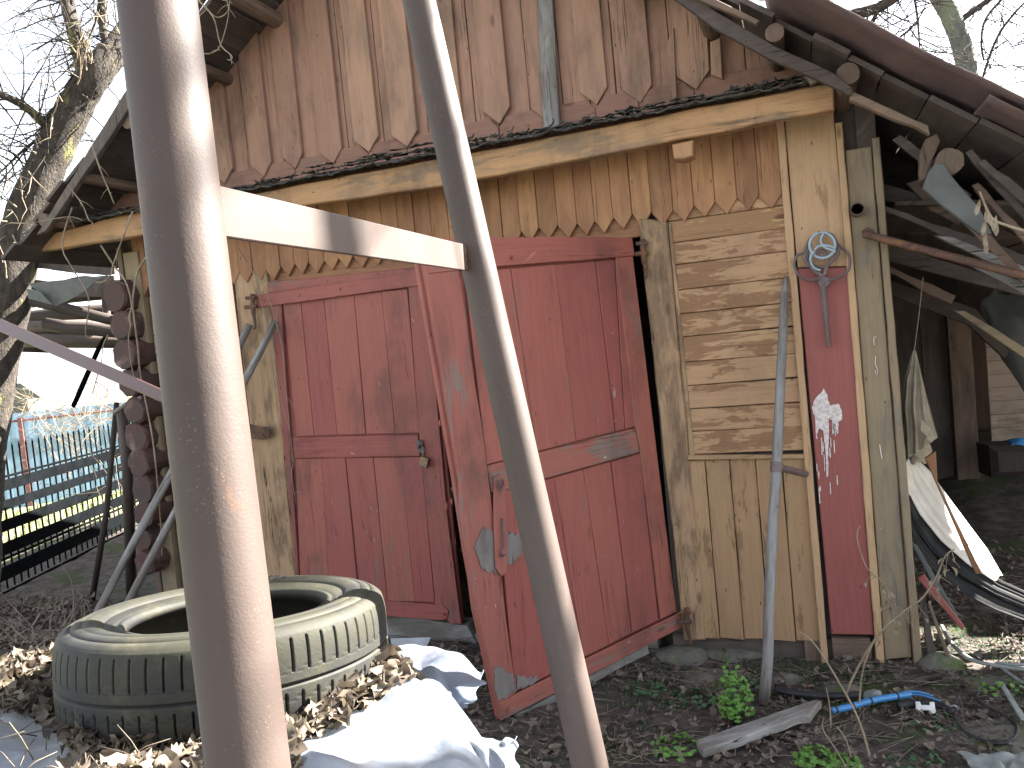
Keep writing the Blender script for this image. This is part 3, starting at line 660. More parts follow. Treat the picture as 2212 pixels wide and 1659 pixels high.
m = MB(); m.pxb(fd, [(553, 638), (914, 587), (915, 616), (560, 665)], w0=.018, th=.006, along='u', bev=.002)
for (x, y) in ((651, 638), (738, 625), (905, 600), (575, 650)):
    c = fd.px(x, y); m.tube([fd.w(c[0], c[1], .016), fd.w(c[0], c[1], .024)], [.009, .006], 10)
sub(m, 'strap_hinge', M['red'], LDo); m = MB()
m.pxb(fd, [(650, 1290), (835, 1296), (960, 1306), (972, 1318), (968, 1334), (955, 1338), (835, 1328), (650, 1320)], w0=.018, th=.006, along='u', bev=.002)
c = fd.px(962, 1324); m.tube([fd.w(c[0], c[1], .016), fd.w(c[0], c[1], .026)], [.010, .007], 10)
sub(m, 'strap_hinge', M['red'], LDo)
# --- right door leaf (standing open), its own plane
hT, hB = P(1368, 515, -.03), P(1465, 1380, -.03)
fB = PZ(1083, 1563, .005)
U_ = (fB-hB); U_.z = 0; U_.normalize(); V_ = Vector((0, 0, 1)); N_ = U_.cross(V_)
if N_.dot(CAM-hB) < 0: N_ = -N_
# plane with sag: hinge line kept, u axis level
dfr = Frame(hB, -U_, V_, N_)
RD = MB()
RD.pxb(dfr, [(900, 535), (1368, 515), (1461, 1325), (1470, 1358), (1083, 1560), (1030, 1323), (997, 1106)], w0=-.022, th=.022, jit=.003)
RDo = RD.build('right_door', M['red'], G)
m = planks(dfr, [(1004, 590), (1104, 580), (1201, 571), (1289, 563), (1330, 560), (1368, 556)], [(1052, 1004), (1160, 976), (1247, 953), (1332, 932), (1352, 927), (1398, 915)], w0=-.006); sub(m, 'upper_planks', M['red'], RDo)
m = planks(dfr, [(1072, 1063), (1128, 1048), (1197, 1032), (1262, 1014), (1322, 997), (1385, 980)], [(1114, 1496), (1194, 1456), (1262, 1421), (1317, 1394), (1367, 1368), (1425, 1340)], w0=-.006); sub(m, 'lower_planks', M['red'], RDo)
m = MB()
m.pxb(dfr, [(908, 545), (985, 538), (1052, 1003), (1083, 1246), (1114, 1494), (1083, 1556), (1030, 1323), (997, 1106), (994, 1040)], w0=.004, th=.026, jit=.003, bev=.005)
sub(m, 'stile', M['red_worn'], RDo)
m = MB()
m.pxb(dfr, [(1330, 556), (1367, 553), (1461, 1322), (1427, 1338), (1383, 975), (1372, 920)], w0=.003, th=.012)
sub(m, 'stile', M['red'], RDo)
m = MB()
m.pxb(dfr, [(1052, 1006), (1370, 925), (1380, 976), (1177, 1033), (1087, 1060), (1062, 1064)], w0=.006, th=.02, along='u', jit=.002)
sub(m, 'mid_rail', M['red_worn'], RDo)
m = MB()
m.pxb(dfr, [(912, 518), (1064, 513), (1364, 513), (1369, 553), (1075, 576), (925, 592)], w0=.010, th=.02, along='u', jit=.003)
sub(m, 'top_rail', M['red'], RDo)
m = MB()
m.pxb(dfr, [(1075, 1518), (1114, 1497), (1300, 1403), (1466, 1322), (1472, 1352), (1280, 1452), (1079, 1555)], w0=.014, th=.010, along='u', bev=.003, jit=.002)
c = dfr.px(1092, 1532); m.tube([dfr.w(c[0], c[1], .01), dfr.w(c[0], c[1], .02)], [.010, .007], 10)
sub(m, 'strap_hinge', M['red_worn'], RDo); m = MB(); c = dfr.px(1102, 556); m.tube([dfr.w(c[0], c[1], .006), dfr.w(c[0], c[1], .02)], [.010, .007], 10)
sub(m, 'bolt_head', M['red'], RDo)
m = MB()   # bare grey wood remnants below the strap
m.pxb(dfr, [(1083, 1563), (1105, 1550), (1112, 1570), (1090, 1582)], w0=-.002, th=.02)
sub(m, 'bottom_edge', M['grey'], RDo); m = MB(); m.pxb(dfr, [(1113, 1546), (1400, 1395), (1405, 1412), (1117, 1563)], w0=-.004, th=.018, along='u', jit=.004)
sub(m, 'bottom_edge', M['grey'], RDo, label='bare grey wood along the lower edge')
def jag(pts, ay=7, ax=1.2, st=3.5):
    o = []
    for i, a in enumerate(pts):
        b = pts[(i+1) % len(pts)]; L = math.hypot(b[0]-a[0], b[1]-a[1]); k = max(1, int(L/st))
        for j in range(k): t = j/k; o.append((a[0]+(b[0]-a[0])*t+random.uniform(-ax, ax), a[1]+(b[1]-a[1])*t+random.uniform(-ay, ay)*(abs(b[0]-a[0])/L)))
    return o
m = MB()
m.pxb(dfr, jag([(1022, 1180), (1040, 1140), (1078, 1145), (1124, 1158), (1138, 1170), (1120, 1205), (1088, 1230), (1078, 1240), (1040, 1232)]), w0=.009, th=.003, jit=0, step=9, bev=.0005, warp=0)
sub(m, 'bare_patch', M['baregrey'], RDo, label='bare grey wood where the red paint is gone'); m = MB(); m.pxb(dfr, jag([(1066, 1440), (1106, 1450), (1113, 1494), (1076, 1514), (1068, 1490)]), w0=.007, th=.003, jit=0, step=9, bev=.0005, warp=0)
sub(m, 'bare_patch', M['baregrey'], RDo, label='bare grey wood where the red paint is gone'); m = MB(); m.pxb(dfr, jag([(1117, 1460), (1140, 1462), (1163, 1465), (1150, 1478), (1116, 1492)]), w0=.0, th=.003, jit=0, step=9, bev=.0005, warp=0)
sub(m, 'bare_patch', M['baregrey'], RDo, label='bare grey wood where the red paint is gone')
# long hasp with hook on the right leaf
m = MB()
m.pxb(dfr, [(1062, 1030), (1076, 1023), (1086, 1032), (1090, 1130), (1093, 1210), (1088, 1238), (1078, 1243), (1066, 1225), (1062, 1130)], w0=.018, th=.005, bev=.0015, jit=.001)
def dpt(x, y, w_): c = dfr.px(x, y); return dfr.w(c[0], c[1], w_)
m.tube([dpt(1071, 1055, .028), dpt(1068, 1040, .035), dpt(1076, 1034, .036), dpt(1080, 1046, .030), dpt(1074, 1060, .022)], .004, 8, mi=1)
m.tube([dpt(1078, 1118, .026), dpt(1079, 1160, .03), dpt(1080, 1178, .032), dpt(1073, 1190, .034), dpt(1076, 1200, .03), dpt(1083, 1196, .026)], .004, 8, mi=1)
hs = m.build('hasp', [M['red_worn'], M['iron']], None); hs.parent = RDo
# the hinge pins on both posts
def hinge(x, y, s, Y=-.06):
    m = MB(); f_ = FY(Y)
    def q(dx, dy, w_=0): c = f_.px(x+dx*s, y+dy*s); return f_.w(c[0], c[1], w_)
    m.tube([q(0, -28), q(1, 0), q(3, 22)], [.013, .014, .012], 10, rough=.05)
    m.tube([q(-14, -18, .004), q(10, -20, .004)], .010, 8); m.tube([q(-16, 4, .004), q(12, 2, .004)], .011, 8)
    m.tube([q(3, 22), q(8, 40, .004), q(10, 52, .01), q(5, 58, .01)], [.010, .008, .006, .005], 8)
    m.build('hinge', M['rust'], G)
hinge(1388, 545, 1.0); hinge(1483, 1340, .95); hinge(545, 660, .9)
m = MB(); f_ = FY(-.07)
m.pxb(f_, [(535, 915), (560, 922), (583, 922), (586, 938), (570, 950), (545, 948), (535, 945)], w0=0, th=.006, bev=.001)
m.tube([f_.w(*f_.px(572, 926), .004), f_.w(*f_.px(583, 928), .012), f_.w(*f_.px(585, 940), .014), f_.w(*f_.px(574, 947), .010), f_.w(*f_.px(568, 938), .006)], .005, 8)
m.build('latch_bar', M['rust'], G)
# white paint splash on the red board (relief of dried paint)
m = MB(); fs = FY(-.049); random.seed(77)
main = [(1779, 838), (1786, 850), (1790, 865), (1794, 875), (1812, 872), (1819, 890), (1820, 905), (1811, 912), (1811, 935), (1808, 938), (1806, 918), (1798, 912), (1796, 900), (1789, 905), (1790, 950), (1790, 1000), (1788, 1030), (1785, 1028), (1783, 970), (1778, 930), (1770, 925), (1764, 938), (1761, 935), (1760, 900), (1755, 880), (1760, 862), (1772, 850)]
m.pxb(fs, main, w0=.002, th=.003, jit=.003, step=.008, bev=.0008, warp=0)
for k in range(26):
    x = random.uniform(1762, 1812); y = random.uniform(870, 1060); L = random.uniform(8, 40)
    m.pxb(fs, [(x, y), (x+2.2, y+1), (x+2.6+L*.04, y+L), (x+L*.05, y+L)], w0=.0012, th=.002, jit=.0012, step=.01, bev=.0004, warp=0)
m.build('paint_splash', M['plaster'], G)
# paint blister loops on the grey corner board
m = MB()
for pts in ([(1893, 728), (1888, 728), (1887, 738), (1889, 745)], [(1892, 770), (1890, 785), (1896, 800), (1894, 812), (1890, 800)], [(1900, 960), (1905, 990)]):
    m = MB(); f_ = FY(-.045); m.tube([f_.w(*f_.px(*p), .002) for p in pts], .0018, 5); m.build('paint_curl', M['white'], G)
# foundation sill under the doors
m = MB(); m.pxb(FY(.0), [(835, 1322), (1010, 1352), (1030, 1390), (835, 1372)], w0=0, th=.12, along='u', jit=.006, step=.06)
m.rect(FY(.01), -2.95, -.02, -.8, .04, w0=0, th=.12, along='u', jit=.004)
m.build('door_sill', M['grey'], G)
m = MB(); m.pxb(FY(-.03), [(1796, 1376), (1880, 1380), (1890, 1462), (1804, 1466)], w0=0, th=.06, along='u', jit=.004)
m.pxb(FY(-.03), [(1736, 1384), (1776, 1386), (1780, 1440), (1740, 1436)], w0=0, th=.06, along='v', jit=.004)
m.build('sill_block', M['midwood'], G)

# --- log corner at the left: ends of the wall logs
random.seed(14)
logs = [(250, 640, 31), (257, 703, 31), (264, 766, 31), (272, 828, 31), (283, 888, 30), (291, 945, 30), (296, 1003, 29), (304, 1058, 28), (307, 1112, 28), (311, 1166, 27), (315, 1218, 27)]
for (x, y, rp) in logs:
    c = P(x+random.uniform(-5, 5), y, -.16+random.uniform(-.03, .02)); rr = rp*(c-CAM).dot(fw)/FPX*random.uniform(.98, 1.1)
    m = MB(); n_ = 16; base = 0
    pts = [c+Vector((0, .5, 0)), c+Vector((0, .1, 0)), c+Vector((0, .012, 0)), c]
    m.tube(pts, [rr*.98, rr*1.0, rr*1.0, rr*.90], n_, rough=.09, flat=random.uniform(.95, 1.12))
    m.build('log_end', M['logend'], G)
# --- boards leaning in the corner behind the log ends (under-eave shelf)
# ================================================================== THINGS near the facade
# padlock
PLk = thing('padlock', 'small brown padlock hanging open from the red door latch', 'padlock', tuple(P(908, 985, -.05)))
m = MB(); f_ = FY(-.06)
m.poly(f_, [f_.px(*p) for p in ((910, 985), (926, 992), (921, 1012), (903, 1005))], w0=.0, th=.02, bev=.003, jit=0)
m.build('lock_body', M['brass'], PLk)
m = MB(); m.tube([f_.w(*f_.px(*p), -.008) for p in ((912, 988), (916, 972), (910, 962), (902, 962), (901, 972))], .0035, 8); m.build('shackle', M['iron'], PLk)
m = MB(); m.tube([P(903, 952, -.02), P(905, 953, -.06), P(908, 960, -.065), P(906, 966, -.04), P(905, 970, -.02)], .004, 8)
m.pxb(FY(-.034), [(897, 952), (912, 950), (917, 985), (903, 975)], w0=0, th=.004, bev=.001)
m.build('staple', M['iron'], G)
# carpet beater
CBt = thing('carpet_beater', 'dark cane-shaped carpet beater hanging on the red corner board', 'carpet beater', tuple(P(1780, 570, -.09)))
def pb(x, y, Y=-.09): return P(x, y, Y)
def zz3(x, y): return (1800*.9217+x*300/1244*.9217, 500*.9217+y*400/1659*.9217)
def curve(pts, r, m, seg=8, Y=-.09, n=6, closed=False, flat=1.0, rough=0, mi=0):
    q = [Vector(p) for p in pts]; out = []
    L = len(q); rng = L if closed else L-1
    for i in range(rng):
        p0 = q[(i-1) % L] if (closed or i) else q[0]; p1 = q[i]; p2 = q[(i+1) % L]; p3 = q[(i+2) % L] if (closed or i+2 < L) else q[-1]
        for k in range(n):
            t = k/n; out.append(.5*((2*p1)+(p2-p0)*t+(2*p0-5*p1+4*p2-p3)*t*t+(3*p1-p0-3*p2+p3)*t**3))
    out.append(q[0].copy() if closed else q[-1])
    if isinstance(r, (int, float)): rr = r
    else: rr = [r[0]+(r[-1]-r[0])*i/(len(out)-1) for i in range(len(out))]
    m.tube(out, rr, seg, flat=flat, rough=rough, mi=mi); return out
m = MB()
loops = ([(500, 640), (380, 650), (290, 590), (255, 490), (285, 410), (350, 385), (370, 350), (400, 260), (470, 200), (540, 190), (620, 210), (670, 290), (700, 325), (760, 370), (795, 440), (785, 540), (730, 600), (640, 640), (590, 650)],
         [(355, 380), (360, 440), (400, 500), (470, 570), (530, 610)], [(690, 330), (670, 400), (620, 460), (570, 520), (550, 600)],
         [(415, 300), (380, 400), (440, 500), (500, 520), (570, 515), (600, 460)], [(480, 420), (490, 370), (530, 365), (560, 400), (530, 440)])
for L_ in loops: curve([pb(*zz3(*p)) for p in L_], .0088, m, flat=.7, n=5)
m.build('loop_head', M['brownpvc'], CBt)
m = MB()
hp = [zz3(*p) for p in ((465, 630), (530, 600), (650, 640), (565, 720), (610, 1290), (568, 1295), (505, 720))]
m.pxb(FY(-.085), hp, w0=0, th=.012, bev=.003, jit=0)
curve([pb(*zz3(*p), -.1) for p in ((535, 620), (550, 900), (592, 1290))], .0035, m, n=4)
m.build('handle', M['brownpvc'], CBt)
# blue ring whisk
m = MB(); Yr = -.115
def circ(cx, cy, r, a0, a1, k=20): return [(cx+r*math.cos(math.radians(a0+(a1-a0)*i/k)), cy+r*math.sin(math.radians(a0+(a1-a0)*i/k))) for i in range(k+1)]
m.tube([pb(*zz3(*p), Yr) for p in circ(528, 310, 125, -230, 128, 36)], .0062, 8)
curve([pb(*zz3(*p), Yr-.004) for p in ((540, 190), (515, 250), (520, 290), (560, 335), (640, 365), (650, 380))], .0055, m)
curve([pb(*zz3(*p), Yr-.004) for p in ((455, 355), (490, 320), (560, 312), (630, 330), (650, 350))], .0055, m)
curve([pb(*zz3(*p), Yr-.002) for p in ((450, 370), (418, 410), (415, 470), (450, 530), (512, 555))], .0055, m)
solo(m, 'blue_wire_whisk', M['bluering'], 'pale blue plastic ring with curved spokes hung over the carpet beater', 'ring hook', smooth=True)
m = MB(); m.tube([P(1770, 505, -.04), P(1768, 500, -.14)], .003, 6); m.build('nail', M['iron'], G)
# rusty tin cup nailed at the trim
m = MB(); c = P(1850, 455, -.05)
m.tube([c, c+Vector((0, -.03, 0)), c+Vector((0, -.06, 0)), c+Vector((0, -.06, 0)), c+Vector((0, -.02, 0))], [.028, .028, .028, .023, .022], 18)
solo(m, 'rusty_tin_cap', M['rust'], 'round rusty tin cap fixed to the edge of the yellow corner board', 'tin cap', smooth=False)
# iron pipe arm from the corner board
m = MB()
a = P(1868, 506, -.1); bq = P(2230, 600, -.35)
m.tube([a, a.lerp(bq, .5), bq], .017, 12)
m.pxb(FY(-.07), [(1862, 498), (1875, 490), (1888, 500), (1884, 512), (1866, 512)], w0=0, th=.02, bev=.002)
solo(m, 'iron_pipe_bracket', M['rust'], 'rusty iron pipe running right from a bracket on the outer corner board', 'iron pipe', smooth=False)
# grey pole leaning on the wall with iron sleeve
def lerp(a, b, t): return a+(b-a)*t
GP = thing('leaning_grey_pole', 'long bleached grey pole leaning on the ochre planks with an iron sleeve', 'pole', tuple(PZ(1655, 1520, 0)))
m = MB(); b0_ = PZ(1652, 1522, 0); t0_ = P(1697, 597, -.06); ts = [0, .1, .2, .3, .42, .5, .62, .75, .87, .96, 1]
jj = [Vector((random.uniform(-.004, .004), random.uniform(-.004, .004), 0)) for _ in ts]
# photo path check points: (1683,1015)
m.tube([b0_.lerp(t0_, t)+j for t, j in zip(ts, jj)], [.0225, .0225, .022, .022, .022, .022, .0215, .021, .020, .016, .006], 12, rough=.03)
m.build('shaft', M['grey'], GP, smooth=True)
m = MB(); c = b0_.lerp(t0_, .535)
dv = (t0_-b0_).normalized(); m.tube([c-dv*.022, c+dv*.022], .026, 14); m.tube([c+dv*.001, P(1740, 1024, -.08)], .016, 12)
m.build('iron_sleeve', M['brownpvc'], GP)
# two grey poles crossing behind the big leg
for i, (bp, tp, lab) in enumerate((((223, 1298), (541, 700), 'grey pole leaning on the left door post, upper end nearer the hinge'), ((282, 1288), (597, 696), 'grey pole leaning against the red door frame, right one of the crossing pair'))):
    m = MB(); t_ = P(*tp, -.075); k = 10; e_ = 1.0
    while True:
        qx, qy = tp[0]+(bp[0]-tp[0])*e_, tp[1]+(bp[1]-tp[1])*e_; b_ = P(qx, qy, -.55)
        if b_.z < .01: break
        e_ += .01
    m.tube([b_.lerp(t_, j/k)+Vector((random.gauss(0, .003), 0, random.gauss(0, .003))) for j in range(k+1)], [.024-.004*j/k for j in range(k+1)], 10, rough=.05)
    solo(m, 'wooden_pole', M['grey'], lab, 'pole', 'grey poles leaning at the left door post', smooth=True)
# dark posts and rods at the left corner
m = MB(); m.tube([PZ(197, 1310, 0), P(230, 1106, .0), P(252, 870, .25)], [.022, .02, .018], 10, rough=.05)
solo(m, 'dark_iron_rod', M['shadewood'], 'dark slanting rod in front of the slatted fence left of the log ends', 'rod', smooth=True)
m = MB(); m.tube([P(158, 878, .8), P(213, 753, .8), P(245, 700, .8)], [.02, .018, .016], 8, rough=.05)
solo(m, 'dark_stick', M['black'], 'short dark stick slanting below the stacked logs against the bright sky', 'stick', smooth=True)
m = MB(); m.tube([P(247, 892, -.12), P(275, 872, -.14), P(305, 858, -.14)], [.016, .015, .013], 8, rough=.08)
solo(m, 'peg_branch', M['grey'], 'short grey branch peg sticking out of the log ends', 'branch', smooth=True)
m = MB(); m.tube([P(262, 880, .1), P(275, 1000, .1), PZ(285, 1290, 0)], [.035, .035, .04], 8, rough=.05)
solo(m, 'dark_post', M['darkwood'], 'dark upright post just behind the log ends', 'post', smooth=True)

# hanging logs under the left eave
random.seed(9)
lg = [(-10, 655, 245, 632, 14, 1.0), (60, 628, 240, 618, 9, .8), (70, 650, 235, 690, 12, .5), (-10, 690, 240, 672, 16, 1.2), (100, 700, 245, 715, 15, .6), (-10, 712, 150, 706, 15, .9), (20, 735, 240, 738, 15, .9), (-40, 740, 60, 745, 17, 1.1)]
labs = ['dark log topmost in the stack under the left eave', 'thin pole lying high in the log stack by the log ends', 'slanting pole in the middle of the log stack', 'thick dark log in the middle of the stack', 'log with pale round sawn end in the stack', 'log low in the stack reaching the frame edge', 'grey-green log at the bottom of the stack', 'pale stub log at the lower left end of the stack']
for (x0, y0, x1, y1, rp, Y), lab in zip(lg, labs):
    a, b_ = P(x0, y0, Y), P(x1, y1, Y+.1); rr = rp*(a-CAM).dot(fw)/FPX
    m = MB(); m.tube([a, a.lerp(b_, .33)+Vector((0, 0, random.gauss(0, .01))), a.lerp(b_, .66), b_+(b_-a).normalized()*.25], [rr*.95, rr, rr, rr*.9], 12, rough=.05)
    solo(m, 'stored_log', M['shadewood'] if rp != 15 else M['darkwood'], lab, 'log', 'logs stacked under the left eave', smooth=True)
m = MB()
for (x, y) in ((225, 760),): m.tube([P(x, y-150, 1.05), P(x+10, y-20, 1.05)], .03, 8)
solo(m, 'shelf_bracket', M['darkwood'], 'dark hanger carrying the log stack under the left eave', 'bracket')
# tar-paper scrap below the eave
m = MB(); 
m.pxb(FY(.35), [(58, 612), (205, 598), (218, 600), (168, 640), (120, 660), (112, 655)], w0=0, th=.004, bev=.001, jit=.006, step=.05)
m.pxb(FY(.30), [(56, 622), (85, 630), (112, 658), (60, 645)], w0=0, th=.01, bev=.001, jit=.004)
solo(m, 'tar_paper_scrap', M['tarp'], 'grey-blue torn tar paper hanging above the stacked logs', 'tar paper')
# dark eave sheeting with a ragged hole
m = MB(); fe = FY(.6)
hole = [(45, 585), (60, 577), (150, 585), (160, 592)]
m.pxb(fe, [(-60, 540), (245, 540), (245, 592), (205, 594), (180, 592), (150, 588), (100, 582), (50, 575), (43, 590), (-60, 590)], w0=0, th=.02, jit=.006, step=.06)
m.pxb(fe, [(-60, 591), (42, 592), (58, 601), (115, 610), (150, 600), (168, 596), (200, 597), (245, 595), (245, 640), (-60, 650)], w0=.0, th=.02, jit=.006, step=.06)
solo(m, 'eave_lining', M['darkwood'], 'dark boards closing the left eave with a ragged hole showing sky', 'boarding')

# dry vine stems
random.seed(4)
def z4(p): return (p[0]/4.5, 461+p[1]/4.5)
def z3(p): return (p[0]/3, 553+p[1]/3)
def z1(p): return (p[0]/3, p[1]/3)
vines = [([z4(p) for p in ((700, -60), (620, 200), (615, 370), (690, 510), (860, 820), (830, 1160), (880, 1205))], -.42, 2.2, 'dry vine stem dangling in front of the stacked logs'),
 ([z4(p) for p in ((1290, -20), (1200, 220), (1100, 500), (1080, 590), (1000, 665), (930, 665))], -.45, 2.2, 'curved dry vine stem hanging from the left end of the beam'),
 ([z4(p) for p in ((980, 310), (1110, 510), (1220, 660), (1280, 880), (1255, 1000), (1270, 1100), (1250, 1230), (1280, 1490), (1310, 1600))], -.3, 2.6, 'dry vine climbing past the log ends'),
 ([z4(p) for p in ((1440, 400), (1330, 590), (1290, 850), (1300, 1000), (1340, 1300), (1370, 1600))]+[(330, 950), (345, 1100), (350, 1200)], -.25, 3.4, 'thick dry vine running down the left corner trim'),
 ([z3(p) for p in ((1540, -60), (1600, 40), (1660, 150), (1690, 300), (1760, 520), (1790, 720), (1830, 950), (1880, 1150), (1900, 1330), (1890, 1420), (1920, 1610))], -.10, 1.7, 'thin dry vine hanging over the left edge of the red door'),
 ([z3(p) for p in ((1640, 100), (1720, 220), (1780, 400), (1830, 600), (1855, 870), (1875, 1100), (1895, 1330))], -.13, 1.5, 'second thin vine beside the red door hinge stile'),
 ([z1(p) for p in ((440, 1200), (530, 1320), (575, 1425))]+[(200, 480), (190, 500)], -.5, 1.8, 'short vine shoot crossing the dark left verge'),
 ([z1(p) for p in ((600, 950), (650, 1100), (700, 1220), (740, 1320))], -.5, 2.6, 'pale shoot slanting in front of the dark left verge'),
 ([z1(p) for p in ((60, 1445), (200, 1445), (440, 1405), (540, 1430))], -.5, 1.5, 'thin twig lying across the left end of the beam'),
 ([z1(p) for p in ((1270, -20), (1340, 60), (1400, 110), (1450, 100), (1480, 60), (1490, 0))], -.5, 1.8, 'looping vine at the top beside the pipe'),
 ([z1(p) for p in ((1330, 40), (1390, 130), (1430, 290), (1500, 360), (1495, 390), (1475, 385))], -.5, 1.8, 'curled vine tendril hanging before the dark eave'),
 ([z1(p) for p in ((1300, 345), (1370, 345), (1430, 290), (1480, 100), (1470, 0))], -.5, 1.6, 'thin vine joining the curled tendril near the eave'),
 ([z4(p) for p in ((1050, 1180), (1000, 1290), (985, 1450), (940, 1600), (900, 1750))], -.2, 1.8, 'vine shoot curving below the stacked logs')]
for pts, Y, r_, lab in vines:
    m = MB(); out = curve([P(x, y, Y+random.uniform(-.02, .02)) for x, y in pts], (r_*.0021, r_*.0012), m, seg=6, n=5, rough=.12)
    for k in range(3):
        i = random.randrange(len(out)-2); p = out[i]; d = Vector((random.uniform(-1, 1), random.uniform(-.4, .1), random.uniform(-1, .3))).normalized()*random.uniform(.03, .12)
        m.tube([p, p+d*.5+Vector((0, 0, .008)), p+d], [.002, .0015, .001], 5)
    solo(m, 'dry_vine', M['drystem'], lab, 'vine', 'dry vines on the left side of the garage', smooth=True)

# ================================================================== steel frame in the foreground
A = thing('steel_pipe_frame', 'brown primed steel frame of two slanting pipes joined by a flat sunlit crossbar', 'pipe frame', (-.5, -2.8, 0))
L0, L1 = PD(340, 0, 1725*.076/163), PD(537, 1659, 1725*.076/174)
d = (L1-L0).normalized(); top = L0-d*.5; bot = L1+d*((L1.z)/-d.z)
m = MB(); k = 24; m.tube([top.lerp(bot, j/k) for j in range(k+1)], .038, 72); m.build('leg', M['pipe'], A, smooth=True)
R0, R1, R2 = PD(905, 0, 1725*.076/72), PD(1022, 560, 1725*.076/82), PD(1275, 1659, 1725*.076/80)
# straight leg through top and bottom
d2 = (R2-R0).normalized(); top2 = R0-d2*.4; bot2 = R2+d2*(R2.z/-d2.z)
m = MB(); m.tube([top2.lerp(bot2, j/k) for j in range(k+1)], .038, 64); m.build('leg', M['pipe'], A, smooth=True)
def on(Pa, Pb, y):   # point on axis at image row y
    lo, hi = 0.0, 1.0
    for _ in range(40):
        mid = (lo+hi)/2
        if proj(Pa.lerp(Pb, mid))[1] < y: lo = mid
        else: hi = mid
    return Pa.lerp(Pb, lo)
# crossbar: flat bar whose near end sits on the left leg
ca, cb_ = on(top, bot, 455), on(top2, bot2, 553)
def barpt(x, y, t):
    # depth interpolated between the two legs' surfaces
    dp = 1/((1-t)/DA+t/DB); return PD(x, y, dp)
DA, DB = proj(ca)[2]+.004, proj(cb_)[2]-.03
q = [barpt(440, 395, 0), barpt(1000, 528, 1), barpt(1004, 585, 1), barpt(452, 508, 0)]
nb = (q[1]-q[0]).cross(q[3]-q[0]).normalized()
if nb.dot(CAM-q[0]) < 0: nb = -nb
uu = (q[1]-q[0]).normalized(); vv = nb.cross(uu).normalized(); bf = Frame(q[0], uu, vv, nb)
pp = [((a-q[0]).dot(uu), (a-q[0]).dot(vv)) for a in q]
m = MB(); m.poly(bf, pp, w0=.003, th=.006, along='u', jit=.0003, bev=.0012, warp=0); m.build('crossbar', M['pipe'], A)
m = MB(); w1 = barpt(1000, 528, 1); w2 = barpt(1004, 583, 1)
m.tube([w1.lerp(w2, j/10)+Vector((random.gauss(0, .001),)*3) for j in range(11)], .007, 8, rough=.2); m.build('weld_bead', M['rust'], A, smooth=True)
m = MB(); dd = proj(on(top, bot, 850))[2]+.03
a0 = PD(-60, 676, dd+.9); a1 = PD(380, 868, dd)
uu = (a1-a0).normalized(); nn = (CAM-a0).normalized(); nn = (nn-uu*nn.dot(uu)).normalized(); vv = nn.cross(uu)
if vv.z < 0: vv = -vv
bf = Frame(a0, uu, vv, nn); L_ = (a1-a0).length
s0, s1 = 26*(dd+.9)/FPX/2, 26*dd/FPX/2
m.poly(bf, [(0, -s0), (L_, -s1), (L_, s1), (0, s0)], w0=0, th=.005, along='u', bev=.001, jit=.0004, warp=0)
m.build('brace', M['flatred'], A, label='thin red-brown flat brace left of the near leg')

# ================================================================== heap with plastic sheet and tyre
HZ = .99
def S(p): return PZ(p[0], p[1], HZ)
poly = [S(p) for p in ((1118, 1700), (1112, 1590), (1050, 1500), (1040, 1450), (935, 1412), (835, 1400), (600, 1395), (300, 1395), (60, 1405), (-200, 1415))]
poly2 = [(p.x, p.y) for p in poly]+[(-1.9, -2.9), (-1.9, -4.6), (.35, -4.6), (.15, -3.2)]
def sdist(x, y):
    ins = False; dm = 9
    n = len(poly2)
    for i in range(n):
        ax, ay = poly2[i]; bx, by = poly2[(i+1) % n]
        if (ay > y) != (by > y) and x < (bx-ax)*(y-ay)/(by-ay)+ax: ins = not ins
        L2 = (bx-ax)**2+(by-ay)**2; t = max(0, min(1, ((x-ax)*(bx-ax)+(y-ay)*(by-ay))/L2)); dm = min(dm, math.hypot(x-ax-t*(bx-ax), y-ay-t*(by-ay)))
    return dm if ins else -dm
TC = PD(499, 1398, 1.60)
def heap(x, y):
    s = sdist(x, y)+.03*nz(x*3, y*3, 5)
    z = HZ-.02+.0*s
    if s < .10:
        t = (.10-s); z -= .9*(1-math.exp(-(max(0, t)/.30)**1.6))
    f = sm(.6, .1, abs(s))
    z += .028*fbm(x*3.2, y*3.2, 1)+.014*(1-abs(nz(x*7+3*nz(x*2, y*2), y*4, 7)))*1.0
    dxt = math.hypot(x-TC.x, y-TC.y); am = sm(.30, .48, dxt)
    w1_ = x*.8+.35*y+.25*nz(x*2, y*2, 11); z += am*.045*(1-abs((w1_*4.2) % 2-1))**2.2
    w2_ = x*.5-.9*y+.3*nz(x*2.3, y*2.1, 17); z += am*.030*(1-abs((w2_*5.3+.7) % 2-1))**2.5
    z += .010*(1-abs(nz(x*6+1.5*nz(x*3, y*3, 31), y*8+1.2*nz(x*4, y*3, 35), 29)))**7
    z += .004*(1-abs(nz(x*13+nz(x*6, y*6, 41), y*10, 43)))**8
    z += am*.003*(1-abs(nz(x*12+2*nz(x*5, y*5, 3), y*9, 23)))**3
    return max(z, .005), s
HP = thing('covered_heap', 'heap covered with crumpled milky plastic sheeting under the tyre', 'sheeted heap', (-.8, -2.6, 0))
m = MB(); gx0, gx1, gy0, gy1 = -2.4, .45, -4.3, -1.75; NX, NY = 300, 270
hv = {}
def sheetf(u, v):
    x = gx0+(gx1-gx0)*u; y = gy0+(gy1-gy0)*v; z, s = heap(x, y); return (x, y, z)
m.grid(sheetf, NX, NY, r=.5)
m.build('plastic_sheet', M['plastic'], HP, smooth=True)
